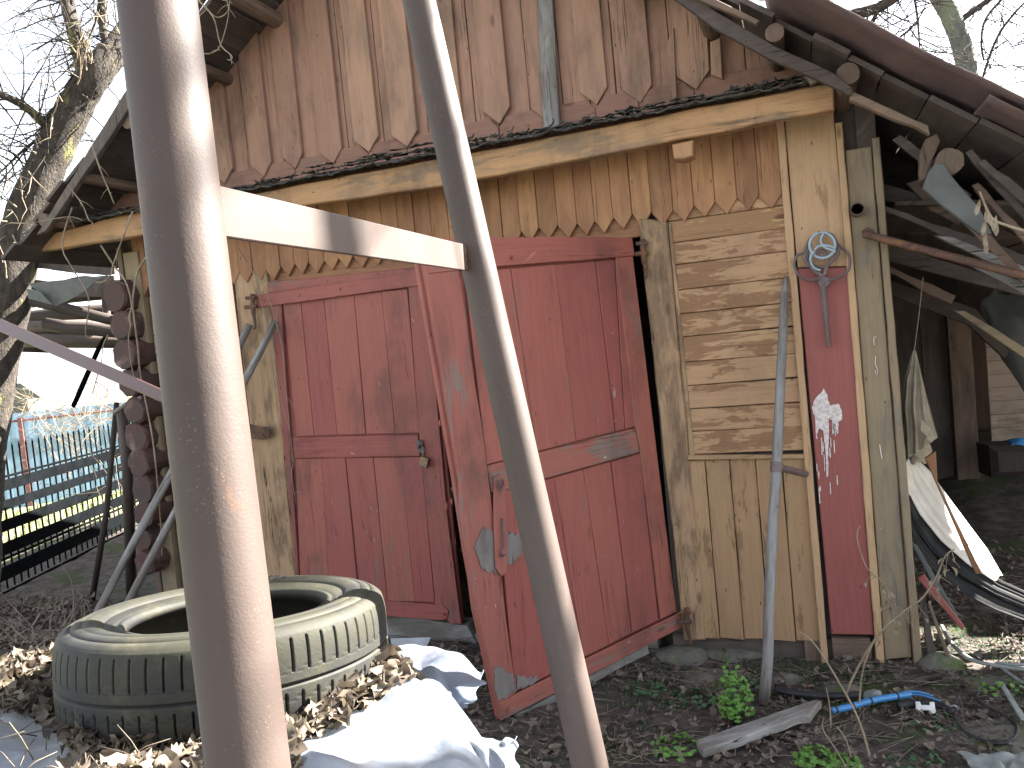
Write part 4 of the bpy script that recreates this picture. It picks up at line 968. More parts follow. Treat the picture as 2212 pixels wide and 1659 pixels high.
# loose flap standing away from the edge, and torn pieces
def cloth_px(ptsrows, deps, m, nu=24, nv=18, amp=.012, seed=0):
    """rows of pixel outline points with depth -> curved sheet"""
    rows = [[PD(x, y, dp) for (x, y), dp in zip(r_, d_)] for r_, d_ in zip(ptsrows, deps)]
    R_, C_ = len(rows), len(rows[0])
    def cr(p0, p1, p2, p3, t): return .5*((2*p1)+(p2-p0)*t+(2*p0-5*p1+4*p2-p3)*t*t+(3*p1-p0-3*p2+p3)*t**3)
    def at(ri, t):
        r_ = rows[ri]; f = t*(C_-1); i = min(int(f), C_-2); f -= i
        return cr(r_[max(i-1, 0)], r_[i], r_[i+1], r_[min(i+2, C_-1)], f)
    def f(u, v):
        a = u*(R_-1); i = min(int(a), R_-2); a -= i
        p = cr(at(max(i-1, 0), v), at(i, v), at(i+1, v), at(min(i+2, R_-1), v), a)
        return p+Vector((nz(u*4, v*3, seed), nz(u*5, v*4, seed+9), nz(u*3, v*6, seed+5)))*amp
    m.grid(f, nu, nv, r=.5)
m = MB()
cloth_px([[(820, 1402), (900, 1392), (980, 1410), (1045, 1447)], [(815, 1440), (890, 1432), (960, 1450), (1040, 1475)], [(850, 1490), (910, 1480), (960, 1500), (1028, 1510)], [(880, 1530), (930, 1530), (980, 1535), (1010, 1530)]],
         [[1.85, 1.80, 1.76, 1.72], [1.68, 1.66, 1.64, 1.62], [1.62, 1.58, 1.56, 1.56], [1.6, 1.58, 1.56, 1.6]], m, 30, 30, .02, 3)
m.build('sheet_flap', M['plastic'], HP, smooth=True, solid=.001)
m = MB()
cloth_px([[(985, 1545), (1040, 1590), (1085, 1600), (1117, 1590)], [(1010, 1600), (1050, 1620), (1090, 1630), (1116, 1620)], [(1040, 1680), (1070, 1690), (1100, 1690), (1118, 1670)]],
         [[1.45, 1.42, 1.38, 1.36], [1.34, 1.32, 1.30, 1.34], [1.28, 1.26, 1.26, 1.30]], m, 24, 24, .012, 8)
m.build('sheet_flap', M['plastic'], HP, smooth=True, solid=.001)
# tyre
TY = thing('old_tyre', 'algae-stained old car tyre lying flat on the sheeted heap among dead leaves', 'tyre', tuple(TC))
def tyre_mesh():
    KS = .93; K = 66; PH = (.0, .20, .215, .23, .37, .385, .5, .70, .715, .73, .87, .885); per = len(PH); NA = K*per
    prof = []
    def add(r, z, k): prof.append((r, z, k))
    # inner lining, bead, sidewall, shoulder, tread
    for r, z in ((.285, .0), (.28, .05), (.265, .068), (.235, .07), (.212, .062)): add(r, z, 0)
    for r, z in ((.203, .056), (.200, .050), (.204, .066), (.209, .072), (.214, .071), (.2145, .069), (.222, .070), (.228, .0735), (.229, .0725), (.240, .078), (.2405, .0765), (.242, .0765), (.2425, .078), (.252, .083), (.265, .086), (.278, .0862), (.279, .0852), (.281, .0852), (.282, .086), (.292, .0845), (.300, .0815), (.3005, .080), (.3025, .0795), (.303, .0805), (.312, .0775), (.3195, .0735), (.3205, .0725), (.3245, .0695), (.3255, .0685)): add(r, z, 0)
    nT = 60
    for i in range(nT+1):
        t = i/nT; z = .067-t*.134; r = .3335-.007*(abs(z)/.067)**4.0; add(r, z, 1)
    for r, z in ((.317, -.071), (.305, -.079), (.28, -.086), (.24, -.08), (.21, -.07), (.203, -.056), (.212, -.06), (.24, -.07), (.28, -.05), (.285, 0)): add(r, z, 0)
    V, Fc, GR = [], [], []
    np_ = len(prof)
    for a in range(NA):
        ph = PH[a % per]; idx = a//per; th = 2*math.pi*(idx+ph)/K
        for (r, z, k) in prof:
            g = 0
            if k:
                # upper half slots, lower half slots staggered, zigzag grooves
                sh1 = .5; x = ph
                skew = 0
                def near(c, w_): 
                    d_ = abs((x+skew-c+.5) % 1-.5); return d_ < w_
                if .009 < z < .0605 and near(.3, .08): g = 1
                if z < -.024 and z > -.062 and near(.8, .08): g = 1
                if -.0125 < z < -.0085: g = max(g, .9)
                stp = .006 if x < .5 else 0
                if abs(z-(.009+stp)) < .0016: g = max(g, .5)
                if abs(z-(-.030-stp)) < .0016: g = max(g, .5)
                if .028 < z < .05 and near(.8, .04) and (int(z*250) % 3 == 0): g = max(g, .4)
                if .054 < z < .066 and near(.8, .05): g = max(g, .6)
                r -= .008*g if g > .55 else .002*g
            else:
                pass
            V.append((r*KS*math.cos(th), r*KS*math.sin(th), z*1.06)); GR.append(g)
    for a in range(NA):
        b = (a+1) % NA
        for i in range(np_-1): Fc.append((a*np_+i, a*np_+i+1, b*np_+i+1, b*np_+i))
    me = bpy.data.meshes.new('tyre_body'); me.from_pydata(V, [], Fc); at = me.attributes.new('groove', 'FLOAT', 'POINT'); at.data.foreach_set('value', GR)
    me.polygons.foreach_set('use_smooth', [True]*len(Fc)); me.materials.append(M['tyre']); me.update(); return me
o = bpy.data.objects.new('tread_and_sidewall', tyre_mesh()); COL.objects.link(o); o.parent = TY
# raised size marking on the sidewall
def arc_text(txt, size, rad, ang0, z, par):
    cu = bpy.data.curves.new('t', 'FONT'); cu.body = txt; cu.size = size; cu.extrude = .0008; cu.resolution_u = 2
    to = bpy.data.objects.new('t', cu); COL.objects.link(to); dg = bpy.context.evaluated_depsgraph_get()
    me = bpy.data.meshes.new_from_object(to.evaluated_get(dg)); bpy.data.objects.remove(to)
    for v in me.vertices:
        a = ang0-v.co.x/rad; r = (rad+v.co.y)*.93; v.co = (r*math.cos(a), r*math.sin(a), z+v.co.z)
    me.name = 'size_marking'; me.materials.clear(); me.materials.append(M['rubberdark'])
    ob = bpy.data.objects.new('size_marking', me); COL.objects.link(ob); ob.parent = par; return ob
TY.rotation_euler = (math.radians(-6), math.radians(-1.0), 0)
arc_text('175 R 16 C', .0165, .250, math.radians(116), .0925, TY)
arc_text('RADIAL', .014, .278, math.radians(114), .0925, TY)

# dead leaves over the heap, round the tyre
random.seed(12)
m = MB(); cnt = 0
tries = 0
while cnt < 6200 and tries < 160000:
    tries += 1
    x = random.uniform(-1.75, -.25); y = random.uniform(-3.6, -1.95)
    pr = proj((x, y, HZ)); dx, dy = pr[0], pr[1]
    dt = math.hypot(x-TC.x, y-TC.y)
    keep = 0
    if dt < .47 and dt > .29 and dx < 560: keep = sm(.47, .38, dt)
    if dx < 330 and dt < .60 and dy < 1535+max(0, dx-60)*.6: keep = max(keep, .95*sm(.62, .42, dt))
    if dx < 130 and dy < 1425: keep *= .2
    if dy > 1545+max(0, dx-40)*.75: keep = 0
    if 60 < dx < 640 and dy > 1560: keep = max(keep, .9*sm(60+(1800-dy)*.5, 250+(1800-dy)*.3, dx))
    if dx > 600 and .30 < dt < .375: keep = .6
    if dt < .19: keep = .4
    keep *= (.55+.9*(fbm(x*5, y*5)+.35))
    if random.random() > keep: continue
    z, s = heap(x, y); L = random.uniform(.018, .056)
    nv_ = Vector((random.gauss(0, .42), random.gauss(0, .42), 1))
    m.leaf((x, y, z+random.uniform(.002, .022 if dt < .42 else .04)), nv_, (random.gauss(0, 1), random.gauss(0, 1), 0), L, L*random.uniform(.65, 1.0), random.uniform(-.25, .5), fold=random.uniform(-.35, .5), fine=True); cnt += 1
for k in range(160):
    an = random.uniform(0, 6.28); rr_ = random.uniform(.34, .46); x, y = TC.x+rr_*math.cos(an), TC.y+rr_*math.sin(an)
    if proj((x, y, HZ))[0] > 640: continue
    z, s = heap(x, y); a = Vector((x, y, z+.02)); d_ = Vector((random.gauss(0, 1), random.gauss(0, 1), random.uniform(0, .6))).normalized()*random.uniform(.03, .1)
    m.tube([a, a+d_*.5+Vector((0, 0, .006)), a+d_], [.0012, .001, .0006], 4)
solo(m, 'leaf_litter_on_heap', M['deadleaf'], 'curled brown dead leaves piled round the tyre on the plastic', 'dead leaves', kind='stuff', smooth=True)

# aluminium strip, stones by the sill
m = MB(); f_ = Frame(PZ(915, 1390, .13), (1, .25, -.04), (0, 0, 1), (.25, -1, .3))
m.pxb(FY(-.45), [(842, 1380), (930, 1378), (922, 1397), (846, 1394)], w0=0, th=.004, bev=.001, along='u')
solo(m, 'aluminium_strip', M['alum'], 'grey metal strip lying behind the plastic sheet beside the tyre', 'metal strip')

def rock(c, r, sq=.6, seed=0, name='stone', mat='stone', sub_=None):
    m = MB(); nu, nv = 14, 9; off = seed*3.7
    def f(u, v):
        th, ph = u*2*math.pi, (v-.5)*math.pi
        d_ = Vector((math.cos(th)*math.cos(ph), math.sin(th)*math.cos(ph), math.sin(ph)))
        k = 1+.28*noise.noise(d_*1.6+Vector((off, 0, 0)))+.10*noise.noise(d_*4+Vector((off, 3, 0)))
        return Vector(c)+Vector((d_.x*r*k, d_.y*r*k*.8, d_.z*r*k*sq))
    m.grid(f, nu, nv, r=random.random()); return m
random.seed(40)
stn = [(1478, 1418, .13, 'large mossy foundation stone below the door post'), (1575, 1402, .17, 'flat mossy stone beneath the ochre lower planks'), (1530, 1462, .20, 'broad mossy slab stone in front of the foundation'),
       (1640, 1400, .09, 'small pale stone tucked under the ochre planks'), (1700, 1400, .09, 'grey foundation stone just right of the bleached pole'), (1700, 1465, .07, 'rounded stone beside the foot of the bleached pole'),
       (1600, 1380, .05, 'whitish stone chip touching the plank ends'), (1820, 1490, .08, 'flat stone behind the black hose'), (2030, 1440, .10, 'half-buried slab beside the right corner'), (2160, 1590, .20, 'large flat paving slab at the right edge'), (2150, 1480, .15, 'flat slab behind the looped black cable'),
       (975, 1412, .035, 'small stone in front of the door sill'), (1000, 1440, .04, 'small stone next to the open door edge'), (960, 1440, .03, 'pebble between sheet and door')]
for i, (x, y, r_, lab) in enumerate(stn):
    c = PZ(x, y, .0); c.z = gh(c.x, c.y)-r_*.05; sq = .28 if r_ > .14 else (.45 if r_ > .1 else .6)
    if y > 1440 and r_ > .06: sq *= .5
    o = rock(c, r_, sq, i); solo(o, 'stone', M['stone'], lab, 'stone', 'stones along the foundation', smooth=True)
# foundation wall
m = MB(); 
m.rect(FY(.0), -.72, -.05, .34, .085, w0=0, th=.1, along='u', jit=.006); m.build('foundation', M['darkwood'], G)

# ================================================================== right side bay: jacket, bent sheets, boards
J = thing('hanging_jacket', 'khaki cloth bag-like jacket hanging from a cord beside the right corner', 'jacket', tuple(P(1980, 1000, .1)))
m = MB()
rows = [[(1972, 758), (1976, 756), (1979, 758)], [(1953, 820), (1975, 810), (1996, 830)], [(1949, 880), (1975, 880), (2012, 890)], [(1955, 940), (1985, 935), (2026, 945)], [(1960, 990), (1985, 975), (2012, 955)]]
def jac(u, v):
    a = u*(len(rows)-1); i = min(int(a), len(rows)-2); a -= i
    def rp(r_, t):
        f = t*2; k = min(int(f), 1); f -= k; return (r_[k][0]+(r_[k+1][0]-r_[k][0])*f, r_[k][1]+(r_[k+1][1]-r_[k][1])*f)
    p, q_ = rp(rows[i], v), rp(rows[i+1], v); x, y = p[0]+(q_[0]-p[0])*a, p[1]+(q_[1]-p[1])*a
    return (x, y)
def jf(sgn):
    def f(u, v):
        x, y = jac(u, v); bul = math.sin(math.pi*min(1, max(0, v)))**.7*min(1, u*2.2)
        fold = .018*math.sin(v*19+u*4)*min(1, u*3)+.008*nz(u*9, v*12)
        return P(x, y, .10+sgn*(.05*bul)+fold*(1 if sgn < 0 else .3))
    return f
m.grid(jf(-1), 30, 26, r=.5); m.grid(jf(1), 30, 26, r=.4); m.build('jacket_body', M['cloth'], J, smooth=True)
m = MB(); m.pxb(FY(.02), [(2004, 935), (2022, 945), (2012, 957), (2000, 948)], w0=0, th=.01, bev=.002); m.pxb(FY(.0), [(1990, 905), (2010, 925), (2004, 945), (1988, 930)], w0=0, th=.006, bev=.002); m.build('pocket_flap', M['cloth'], J)
m = MB(); m.tube([P(1975, 757, .1), P(1984, 690, .1), P(1994, 600, .1)], .0022, 6); m.build('cord', M['drystem'], J)
# second rag below
m = MB()
cloth_px([[(1952, 880), (1965, 870), (1990, 880)], [(1955, 960), (1970, 960), (2010, 960)], [(1962, 998), (1985, 1000), (2005, 995)]], [[3.95, 3.9, 3.95], [3.9, 3.85, 3.95], [3.9, 3.86, 3.92]], m, 20, 14, .02, 4)
solo(m, 'hanging_rag', M['cloth'], 'brown rag hanging below the khaki jacket', 'rag', smooth=True, solid=.002)
# bent pale sheets leaning, sunlit
def bent(off, x0s, Y0, Y1, name, mat, lab, wid=.34, grp='bent sheets leaning beside the right corner', dz=0):
    m = MB(); pts = x0s
    def f(u, v):
        t = u*(len(pts)-1); i = min(int(t), len(pts)-2); t -= i
        x = pts[i][0]+(pts[i+1][0]-pts[i][0])*t; y = pts[i][1]+(pts[i+1][1]-pts[i][1])*t
        p = P(x, y, Y0); return p+Vector((.05*v*(1-u), wid*v, -.06*v))+Vector((0, 0, .006*nz(u*7, v*4, off)))
    m.grid(f, 24, 10); return solo(m, name, M[mat], lab, 'bent sheet', grp, smooth=True, solid=.006)
def wide_sheet(le, re, yl, yr, mat, lab, seed, dd=.0):
    m = MB(); n_ = len(le)-1
    def f(u, v):
        t = u*n_; i = min(int(t), n_-1); t -= i
        l = P(le[i][0]+(le[i+1][0]-le[i][0])*t, le[i][1]+(le[i+1][1]-le[i][1])*t, yl); r_ = P(re[i][0]+(re[i+1][0]-re[i][0])*t, re[i][1]+(re[i+1][1]-re[i][1])*t, yr)
        return l.lerp(r_, v)+Vector((0, 0, .012))*math.sin(v*3.14)+Vector((.004, -.01, .006))*(nz(v*9, u*1.5, seed)+.6*nz(v*26, u*2, seed+3))
    m.grid(f, 40, 30, r=.5); return solo(m, 'bent_sheet', M[mat], lab, 'bent sheet', 'bent sheets leaning beside the right corner', smooth=True, solid=.004)
wide_sheet([(1956, 1000), (1962, 1065), (1988, 1112), (2033, 1168), (2090, 1218), (2150, 1256)], [(1972, 985), (2008, 1018), (2050, 1078), (2095, 1138), (2132, 1186), (2166, 1244)], .26, .52, 'lino', 'sunlit cream sheet bending out over the others', 1)
wide_sheet([(1962, 1085), (1980, 1140), (2015, 1190), (2075, 1242), (2150, 1284), (2240, 1322)], [(1970, 1060), (1996, 1105), (2040, 1160), (2095, 1210), (2165, 1256), (2240, 1290)], .22, .34, 'linoshade', 'dark bent sheet just beneath the cream one', 2)
wide_sheet([(1964, 1130), (1982, 1190), (2020, 1236), (2080, 1282), (2150, 1318), (2240, 1352)], [(1968, 1100), (1990, 1155), (2030, 1205), (2085, 1250), (2160, 1292), (2240, 1326)], .16, .28, 'linoshade', 'lowest dark bent sheet of the leaning pile', 3)
m = MB()
m.pxb(FY(.16), [(1998, 990), (2022, 975), (2025, 1040), (2122, 1240), (2108, 1240)], w0=0, th=.02)
solo(m, 'orange_board', M['zig'], 'orange-brown board edge behind the sunlit cream sheet', 'board')
bd = [([(1966, 1170), (1982, 1180), (2070, 1330), (2060, 1345)], .0, 'tarp', 'blue-grey splintered board at the foot of the right corner'),
      ([(1982, 1250), (1996, 1240), (2085, 1355), (2078, 1362)], -.02, 'redboard', 'small red board leaning at the foot of the right corner'),
      ([(1985, 1290), (1998, 1290), (2022, 1415), (2006, 1420)], -.05, 'darkwood', 'short dark board upright beside the outer trim'),
      ([(2006, 1310), (2012, 1308), (2052, 1415), (2044, 1420)], -.08, 'midwood', 'thin lath leaning outward near the red board')]
for pts, Y, mt, lab in bd:
    m = MB(); m.pxb(FY(Y), pts, w0=0, th=.02); solo(m, 'loose_board', M[mt], lab, 'board', 'loose boards at the right corner')
# log, white-grey board and rolled felt up at the right eave
m = MB(); c = P(2052, 348, -.35); rr = .052
m.tube([c, c+Vector((.0, .9, -.0))], [rr, rr], 14, rough=.08)
solo(m, 'eave_log', M['midwood'], 'sawn log end poking out beneath the right roof edge', 'log', smooth=False)
m = MB(); m.pxb(FY(-.42), [(2005, 372), (2022, 352), (2040, 355), (2128, 470), (2145, 505), (2120, 508), (1992, 408)], w0=0, th=.03, along='u', jit=.006, step=.05)
solo(m, 'grey_slab', M['tarp'], 'grey slab of board wedged below the sawn log end', 'board')
m = MB(); m.pxb(FY(-.30), [(1985, 338), (2002, 300), (2024, 288), (2030, 305), (2010, 352), (2004, 385), (1990, 392)], w0=0, th=.05, jit=.01, step=.03)
solo(m, 'splintered_post', M['midwood'], 'splintered post stump under the right roof edge', 'post')
# torn dark sheeting over the bay and its rim
m = MB()
cloth_px([[(1905, 470), (2000, 500), (2120, 560), (2260, 640)], [(1905, 560), (2000, 590), (2110, 640), (2260, 700)], [(1905, 600), (2010, 640), (2130, 690), (2260, 740)]], [[4.6, 4.6, 4.5, 4.3], [5.4, 5.3, 5.0, 4.7], [6.0, 5.8, 5.6, 5.2]], m, 20, 26, .03, 2)
solo(m, 'bay_roof', M['darkwood'], 'dark sagging boards roofing the open bay on the right', 'roofing', smooth=True, solid=.02)
m = MB()
cloth_px([[(2150, 620), (2200, 640), (2260, 660)], [(2125, 650), (2180, 690), (2260, 720)], [(2130, 730), (2175, 790), (2260, 900)], [(2215, 800), (2240, 840), (2260, 950)]], [[4.4, 4.3, 4.2], [4.4, 4.3, 4.2], [4.5, 4.4, 4.3], [4.5, 4.4, 4.3]], m, 18, 14, .03, 6)
solo(m, 'torn_tarpaulin', M['tarp'], 'torn dark tarpaulin sagging at the right edge below the bay roof', 'tarpaulin', smooth=True, solid=.003)
m = MB(); m.pxb(FY(.35), [(2062, 670), (2085, 672), (2216, 752), (2216, 775)], w0=0, th=.04, along='u', jit=.003)
solo(m, 'sunlit_batten', M['corner_grey'], 'pale batten crossing the dark bay with a sunlit upper edge', 'batten')
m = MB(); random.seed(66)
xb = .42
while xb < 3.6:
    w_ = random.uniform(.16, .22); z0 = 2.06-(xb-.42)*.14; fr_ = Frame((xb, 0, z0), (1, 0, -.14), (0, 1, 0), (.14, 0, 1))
    for y0, y1 in ([(.05, 5.2)] if not 1.45 < xb < 2.6 else [(.05, 1.58+random.uniform(-.06, .06)), (2.0+random.uniform(-.1, .15), 5.2)]):  # gap shaped to let sun onto the bent sheets while the boards shade the yard
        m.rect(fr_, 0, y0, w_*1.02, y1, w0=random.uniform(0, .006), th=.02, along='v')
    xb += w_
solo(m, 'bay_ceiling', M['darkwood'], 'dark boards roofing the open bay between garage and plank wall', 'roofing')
m = MB(); m.rect(FY(5.2), .36, 0, 3.5, 2.0, w0=0, th=.05)  # unseen backing added to stop bright lines between the bay boards
solo(m, 'bay_backing_wall', M['darkwood'], 'added dark backing wall closing the bay behind the plank wall', 'wall')
# interior of bay: back boards, pale plank wall, barrel
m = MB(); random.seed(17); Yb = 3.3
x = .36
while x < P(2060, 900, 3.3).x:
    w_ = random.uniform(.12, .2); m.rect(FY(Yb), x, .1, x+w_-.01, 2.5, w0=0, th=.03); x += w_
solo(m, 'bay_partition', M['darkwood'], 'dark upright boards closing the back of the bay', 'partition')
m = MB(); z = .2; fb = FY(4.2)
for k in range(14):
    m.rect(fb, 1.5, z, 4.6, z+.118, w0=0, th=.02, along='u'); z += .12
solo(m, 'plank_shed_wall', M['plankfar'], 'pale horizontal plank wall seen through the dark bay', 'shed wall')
m = MB(); xp_ = P(2060, 900, 3.2).x; m.rect(FY(3.2), xp_, .1, xp_+.16, 2.4, w0=0, th=.06); solo(m, 'bay_post', M['midwood'], 'brown upright post beside the pale plank wall', 'post')
m = MB(); a = PD(2178, 1000, 5.6)
m.rect(Frame(a, (1, .2, 0), (0, .1, 1), (.2, -1, 0)), -.10, -.10, .4, .12, w0=0, th=.25, jit=.01, bev=.04)
solo(m, 'dark_crate', M['shadewood'], 'dark box with rounded corners in the back of the bay', 'crate')
m = MB(); cloth_px([[(2175, 950), (2200, 946), (2230, 950)], [(2185, 962), (2205, 960), (2230, 968)]], [[5.3, 5.25, 5.3], [5.2, 5.2, 5.2]], m, 8, 8, .01, 3); solo(m, 'blue_rag', M['hose'], 'bright blue rag on the dark box', 'rag', smooth=True, solid=.002)
m = MB(); random.seed(55)   # red-and-white scrap in the sunny patch
for k in range(7): m.leaf(PD(2135+random.uniform(-12, 14), 1225+random.uniform(-14, 14), 4.1), (random.gauss(0, 1), -1, random.gauss(0, 1)), (random.gauss(0, 1), 0, 1), .05, .035, .4)
solo(m, 'red_scrap', M['redboard'], 'crumpled red scrap lying in the sunny patch by the bent sheets', 'scrap')

# ================================================================== debris on the ground, right
random.seed(23)
m = MB(); a, b_ = PZ(1508, 1628, .02), PZ(1775, 1528, .05)
uu = (b_-a).normalized(); f_ = Frame(a, uu, Vector((0, 0, 1)).cross(uu), (0, 0, 1)); L_ = (b_-a).length
m.poly(f_, [(0, -.035), (L_*.2, -.045), (L_*.75, -.045), (L_*.8, -.06), (L_, .0), (L_*.97, .022), (L_*.6, .03), (.02, .04)], w0=.03, th=.03, along='u', jit=.006, bev=.005, step=.03)
solo(m, 'weathered_plank', M['grey'], 'short weathered grey plank lying on the ground right of the pipe', 'plank')
m = MB(); out = curve([PZ(x, y, z) for x, y, z in ((1797, 1535, .05), (1835, 1527, .055), (1880, 1514, .06), (1930, 1505, .055), (1965, 1500, .05))], .0125, m, seg=12)
c2 = [PZ(x, y, z) for x, y, z in ((1950, 1500, .05), (1985, 1500, .05), (2010, 1507, .045), (2032, 1514, .04))]; curve(c2, (.006, .003), m)
curve([PZ(x, y, z) for x, y, z in ((1945, 1497, .06), (1980, 1494, .065), (2015, 1503, .05))], (.005, .003), m)
bpipe = solo(m, 'blue_pipe', M['hose'], 'bright blue plastic pipe bent on the ground near the corner', 'plastic pipe', smooth=True)
m = MB()
for t in (.12, .32, .52, .8):
    m = MB(); i = int(t*(len(out)-1)); d_ = (out[min(i+1, len(out)-1)]-out[i-1 if i else 0]).normalized(); m.tube([out[i]-d_*.004, out[i]+d_*.004], .0135, 12); m.build('tie', M['rubberdark'], bpipe)
m = MB(); curve([PZ(x, y, .03) for x, y in ((1675, 1488), (1720, 1497), (1790, 1502), (1860, 1500), (1900, 1495))], (.022, .018), m, seg=10, flat=.6, rough=.06)
solo(m, 'black_hose', M['blackpoly'], 'flattened black hose lying behind the blue pipe', 'hose', smooth=True)
m = MB(); curve([PZ(x, y, .025) for x, y in ((1940, 1526), (1990, 1520), (2030, 1525), (2060, 1540))], (.016, .014), m, seg=10, rough=.06)
solo(m, 'black_hose', M['blackpoly'], 'short piece of black hose behind the white clip', 'hose', smooth=True)
m = MB(); c = PZ(1878, 1508, .02); ax = Vector((.4, -.5, .5)).normalized()
m.tube([c, c+ax*.015, c+ax*.02, c+ax*.045, c+ax*.07], [.028, .03, .026, .024, .012], 16)
solo(m, 'glass_jar_top', M['cable'], 'ridged grey-green glass jar lying beside the blue pipe', 'jar', smooth=True)
m = MB(); c = PZ(2170, 1560, .0)
curve([PZ(x, y, .02) for x, y in ((2070, 1505), (2060, 1540), (2085, 1580), (2150, 1605), (2190, 1595), (2195, 1565), (2160, 1540), (2120, 1520), (2110, 1500), (2140, 1485), (2200, 1480), (2240, 1480))][::1], .006, m, seg=8)
solo(m, 'black_cable', M['rubberdark'], 'looped black cable lying on the slab at the right edge', 'cable', smooth=True)
def zr(p): return (1474.7+p[0]/3, 1106+p[1]/3)
m = MB(); curve([PZ(*zr(p), .03) for p in ((1680, 740), (1720, 820), (1790, 900), (1880, 960), (2000, 990), (2120, 1010), (2260, 1025))], .009, m, seg=8)
solo(m, 'grey_cable', M['cable'], 'old grey cable curving from the loose boards to the right edge', 'cable', smooth=True)
m = MB(); curve([PZ(*zr(p), .03) for p in ((2030, 980), (2120, 1050), (2220, 1110), (2330, 1130))], .006, m, seg=8); curve([PZ(*zr(p), .035) for p in ((2040, 975), (2140, 990), (2270, 985))], .007, m, seg=8)
solo(m, 'grey_cable', M['cable'], 'branching grey cable ends at the right edge above the slab', 'cable', smooth=True)
m = MB(); a, b_ = PZ(*zr((2060, 1100)), .03), PZ(*zr((2215, 1350)), .03); uu = (b_-a).normalized(); m.poly(Frame(a, uu, Vector((0, 0, 1)).cross(uu), (0, 0, 1)), [(0, -.01), ((b_-a).length, -.012), ((b_-a).length, .012), (0, .01)], w0=.004, th=.004, along='u')
solo(m, 'grey_strap', M['cable'], 'flat grey strap lying across the slab at the right edge', 'strap')
m = MB(); c = PZ(2000, 1530, .03); f_ = Frame(c, (1, .1, 0), (0, .4, 1), (0, -1, .3))
m.poly(f_, [(-.035, -.02), (-.02, -.02), (-.015, -.008), (.012, -.008), (.02, -.02), (.035, -.02), (.033, .022), (.018, .022), (.015, .01), (-.015, .01), (-.018, .022), (-.034, .022)], w0=0, th=.015, bev=.002, jit=.0)
solo(m, 'white_clip', M['white'], 'small white plastic clip on the ground below the blue pipe', 'clip')
m = MB(); c = PZ(*zr((1757, 1273)), .02); m.tube([c+Vector((.012*math.cos(a*.7854), 0, .012*math.sin(a*.7854))) for a in range(9)], .004, 6)
solo(m, 'small_ring', M['cable'], 'small pale ring lying right of the white clip', 'ring', smooth=True)
m = MB(); cloth_px([[(2068, 1625), (2120, 1628), (2180, 1625), (2240, 1630)], [(2095, 1650), (2140, 1660), (2190, 1660), (2240, 1665)], [(2120, 1690), (2160, 1700), (2200, 1700), (2260, 1700)]], [[2.72, 2.70, 2.66, 2.66], [2.60, 2.56, 2.54, 2.52], [2.5, 2.46, 2.44, 2.42]], m, 30, 30, .03, 12)
solo(m, 'grey_crumpled_sheet', M['cable'], 'crumpled grey-green sheet in the bottom right corner', 'sheet', smooth=True, solid=.001)

# dry weed stems
ws = [([zr(p) for p in ((1225, 1680), (1190, 1500), (1120, 1300), (1010, 1100), (920, 950), (840, 840), (765, 780))], -.9, .0045, 'pale dry stem arching up in front of the corner boards'),
      ([zr(p) for p in ((1060, 1180), (1100, 1080), (1190, 910), (1300, 760), (1440, 640), (1550, 560), (1640, 430), (1700, 290), (1760, 240))], -.55, .005, 'tall dry weed stem leaning right across the outer corner boards'),
      ([zr(p) for p in ((1145, 1280), (1155, 1100), (1190, 950), (1250, 820))], -.6, .004, 'short dark stem crossing the leaning weed'),
      ([zr(p) for p in ((1370, 690), (1340, 560), (1300, 460), (1200, 370), (1150, 250), (1130, 150), (1150, 90))], -.55, .0028, 'thin pale stem with curled tip before the red board'),
      ([zr(p) for p in ((960, 1400), (955, 1280), (940, 1190), (930, 1140))], -.9, .003, 'short upright dry stalk near the blue pipe'),
      ([zr(p) for p in ((1060, 1660), (1000, 1550), (910, 1410), (915, 1330))], -1.1, .003, 'bent dry stalk left of the long pale stem'),
      ([zr(p) for p in ((1090, 1590), (1060, 1480), (1000, 1390))], -1.1, .003, 'dry stalk between the plank and the long stem')]
for pts, Y, r_, lab in ws:
    m = MB(); out = curve([P(x, y, Y) for x, y in pts], (r_, r_*.5), m, seg=6, rough=.12)
    if 'leaning right' in lab or 'curled tip' in lab:
        for k in range(26):
            i = random.randrange(int(len(out)*.35), len(out)) if 'right' in lab else random.randrange(0, len(out)//2); p = out[i]
            d_ = Vector((random.gauss(0, .5), random.gauss(0, .3), -1)).normalized()*random.uniform(.02, .08)
            m.tube([p, p+d_*.5, p+d_+Vector((random.uniform(-.02, .02), 0, .01))], [.0015, .0012, .0008], 4)
            if random.random() < .5: m.leaf(p+d_, (random.gauss(0, 1), -1, 0), d_, random.uniform(.02, .04), .012, .8)
    solo(m, 'dry_weed', M['drystem'], lab, 'dry weed', 'dry weeds by the right corner', smooth=True)
# hanging twig with dead leaves at the right eave
m = MB(); zt3 = lambda p: (1474.7+p[0]/3, p[1]/3)
out = curve([P(*zt3(p), -.6) for p in ((1925, 1240), (1960, 1330), (2010, 1420), (2100, 1460), (2260, 1510))], (.004, .006), m)
for (x, y) in ((1970, 1400), (1950, 1480), (1960, 1560), (1965, 1600), (2020, 1450), (2030, 1480), (1990, 1420), (1910, 1350)):
    m.leaf(P(*zt3((x, y)), -.6), (0, -1, .2), (random.gauss(0, .15), 0, 1), .06, .018, .3)
solo(m, 'dead_twig', M['drystem'], 'broken twig with dead leaves hanging from the right roof edge', 'twig', smooth=True)

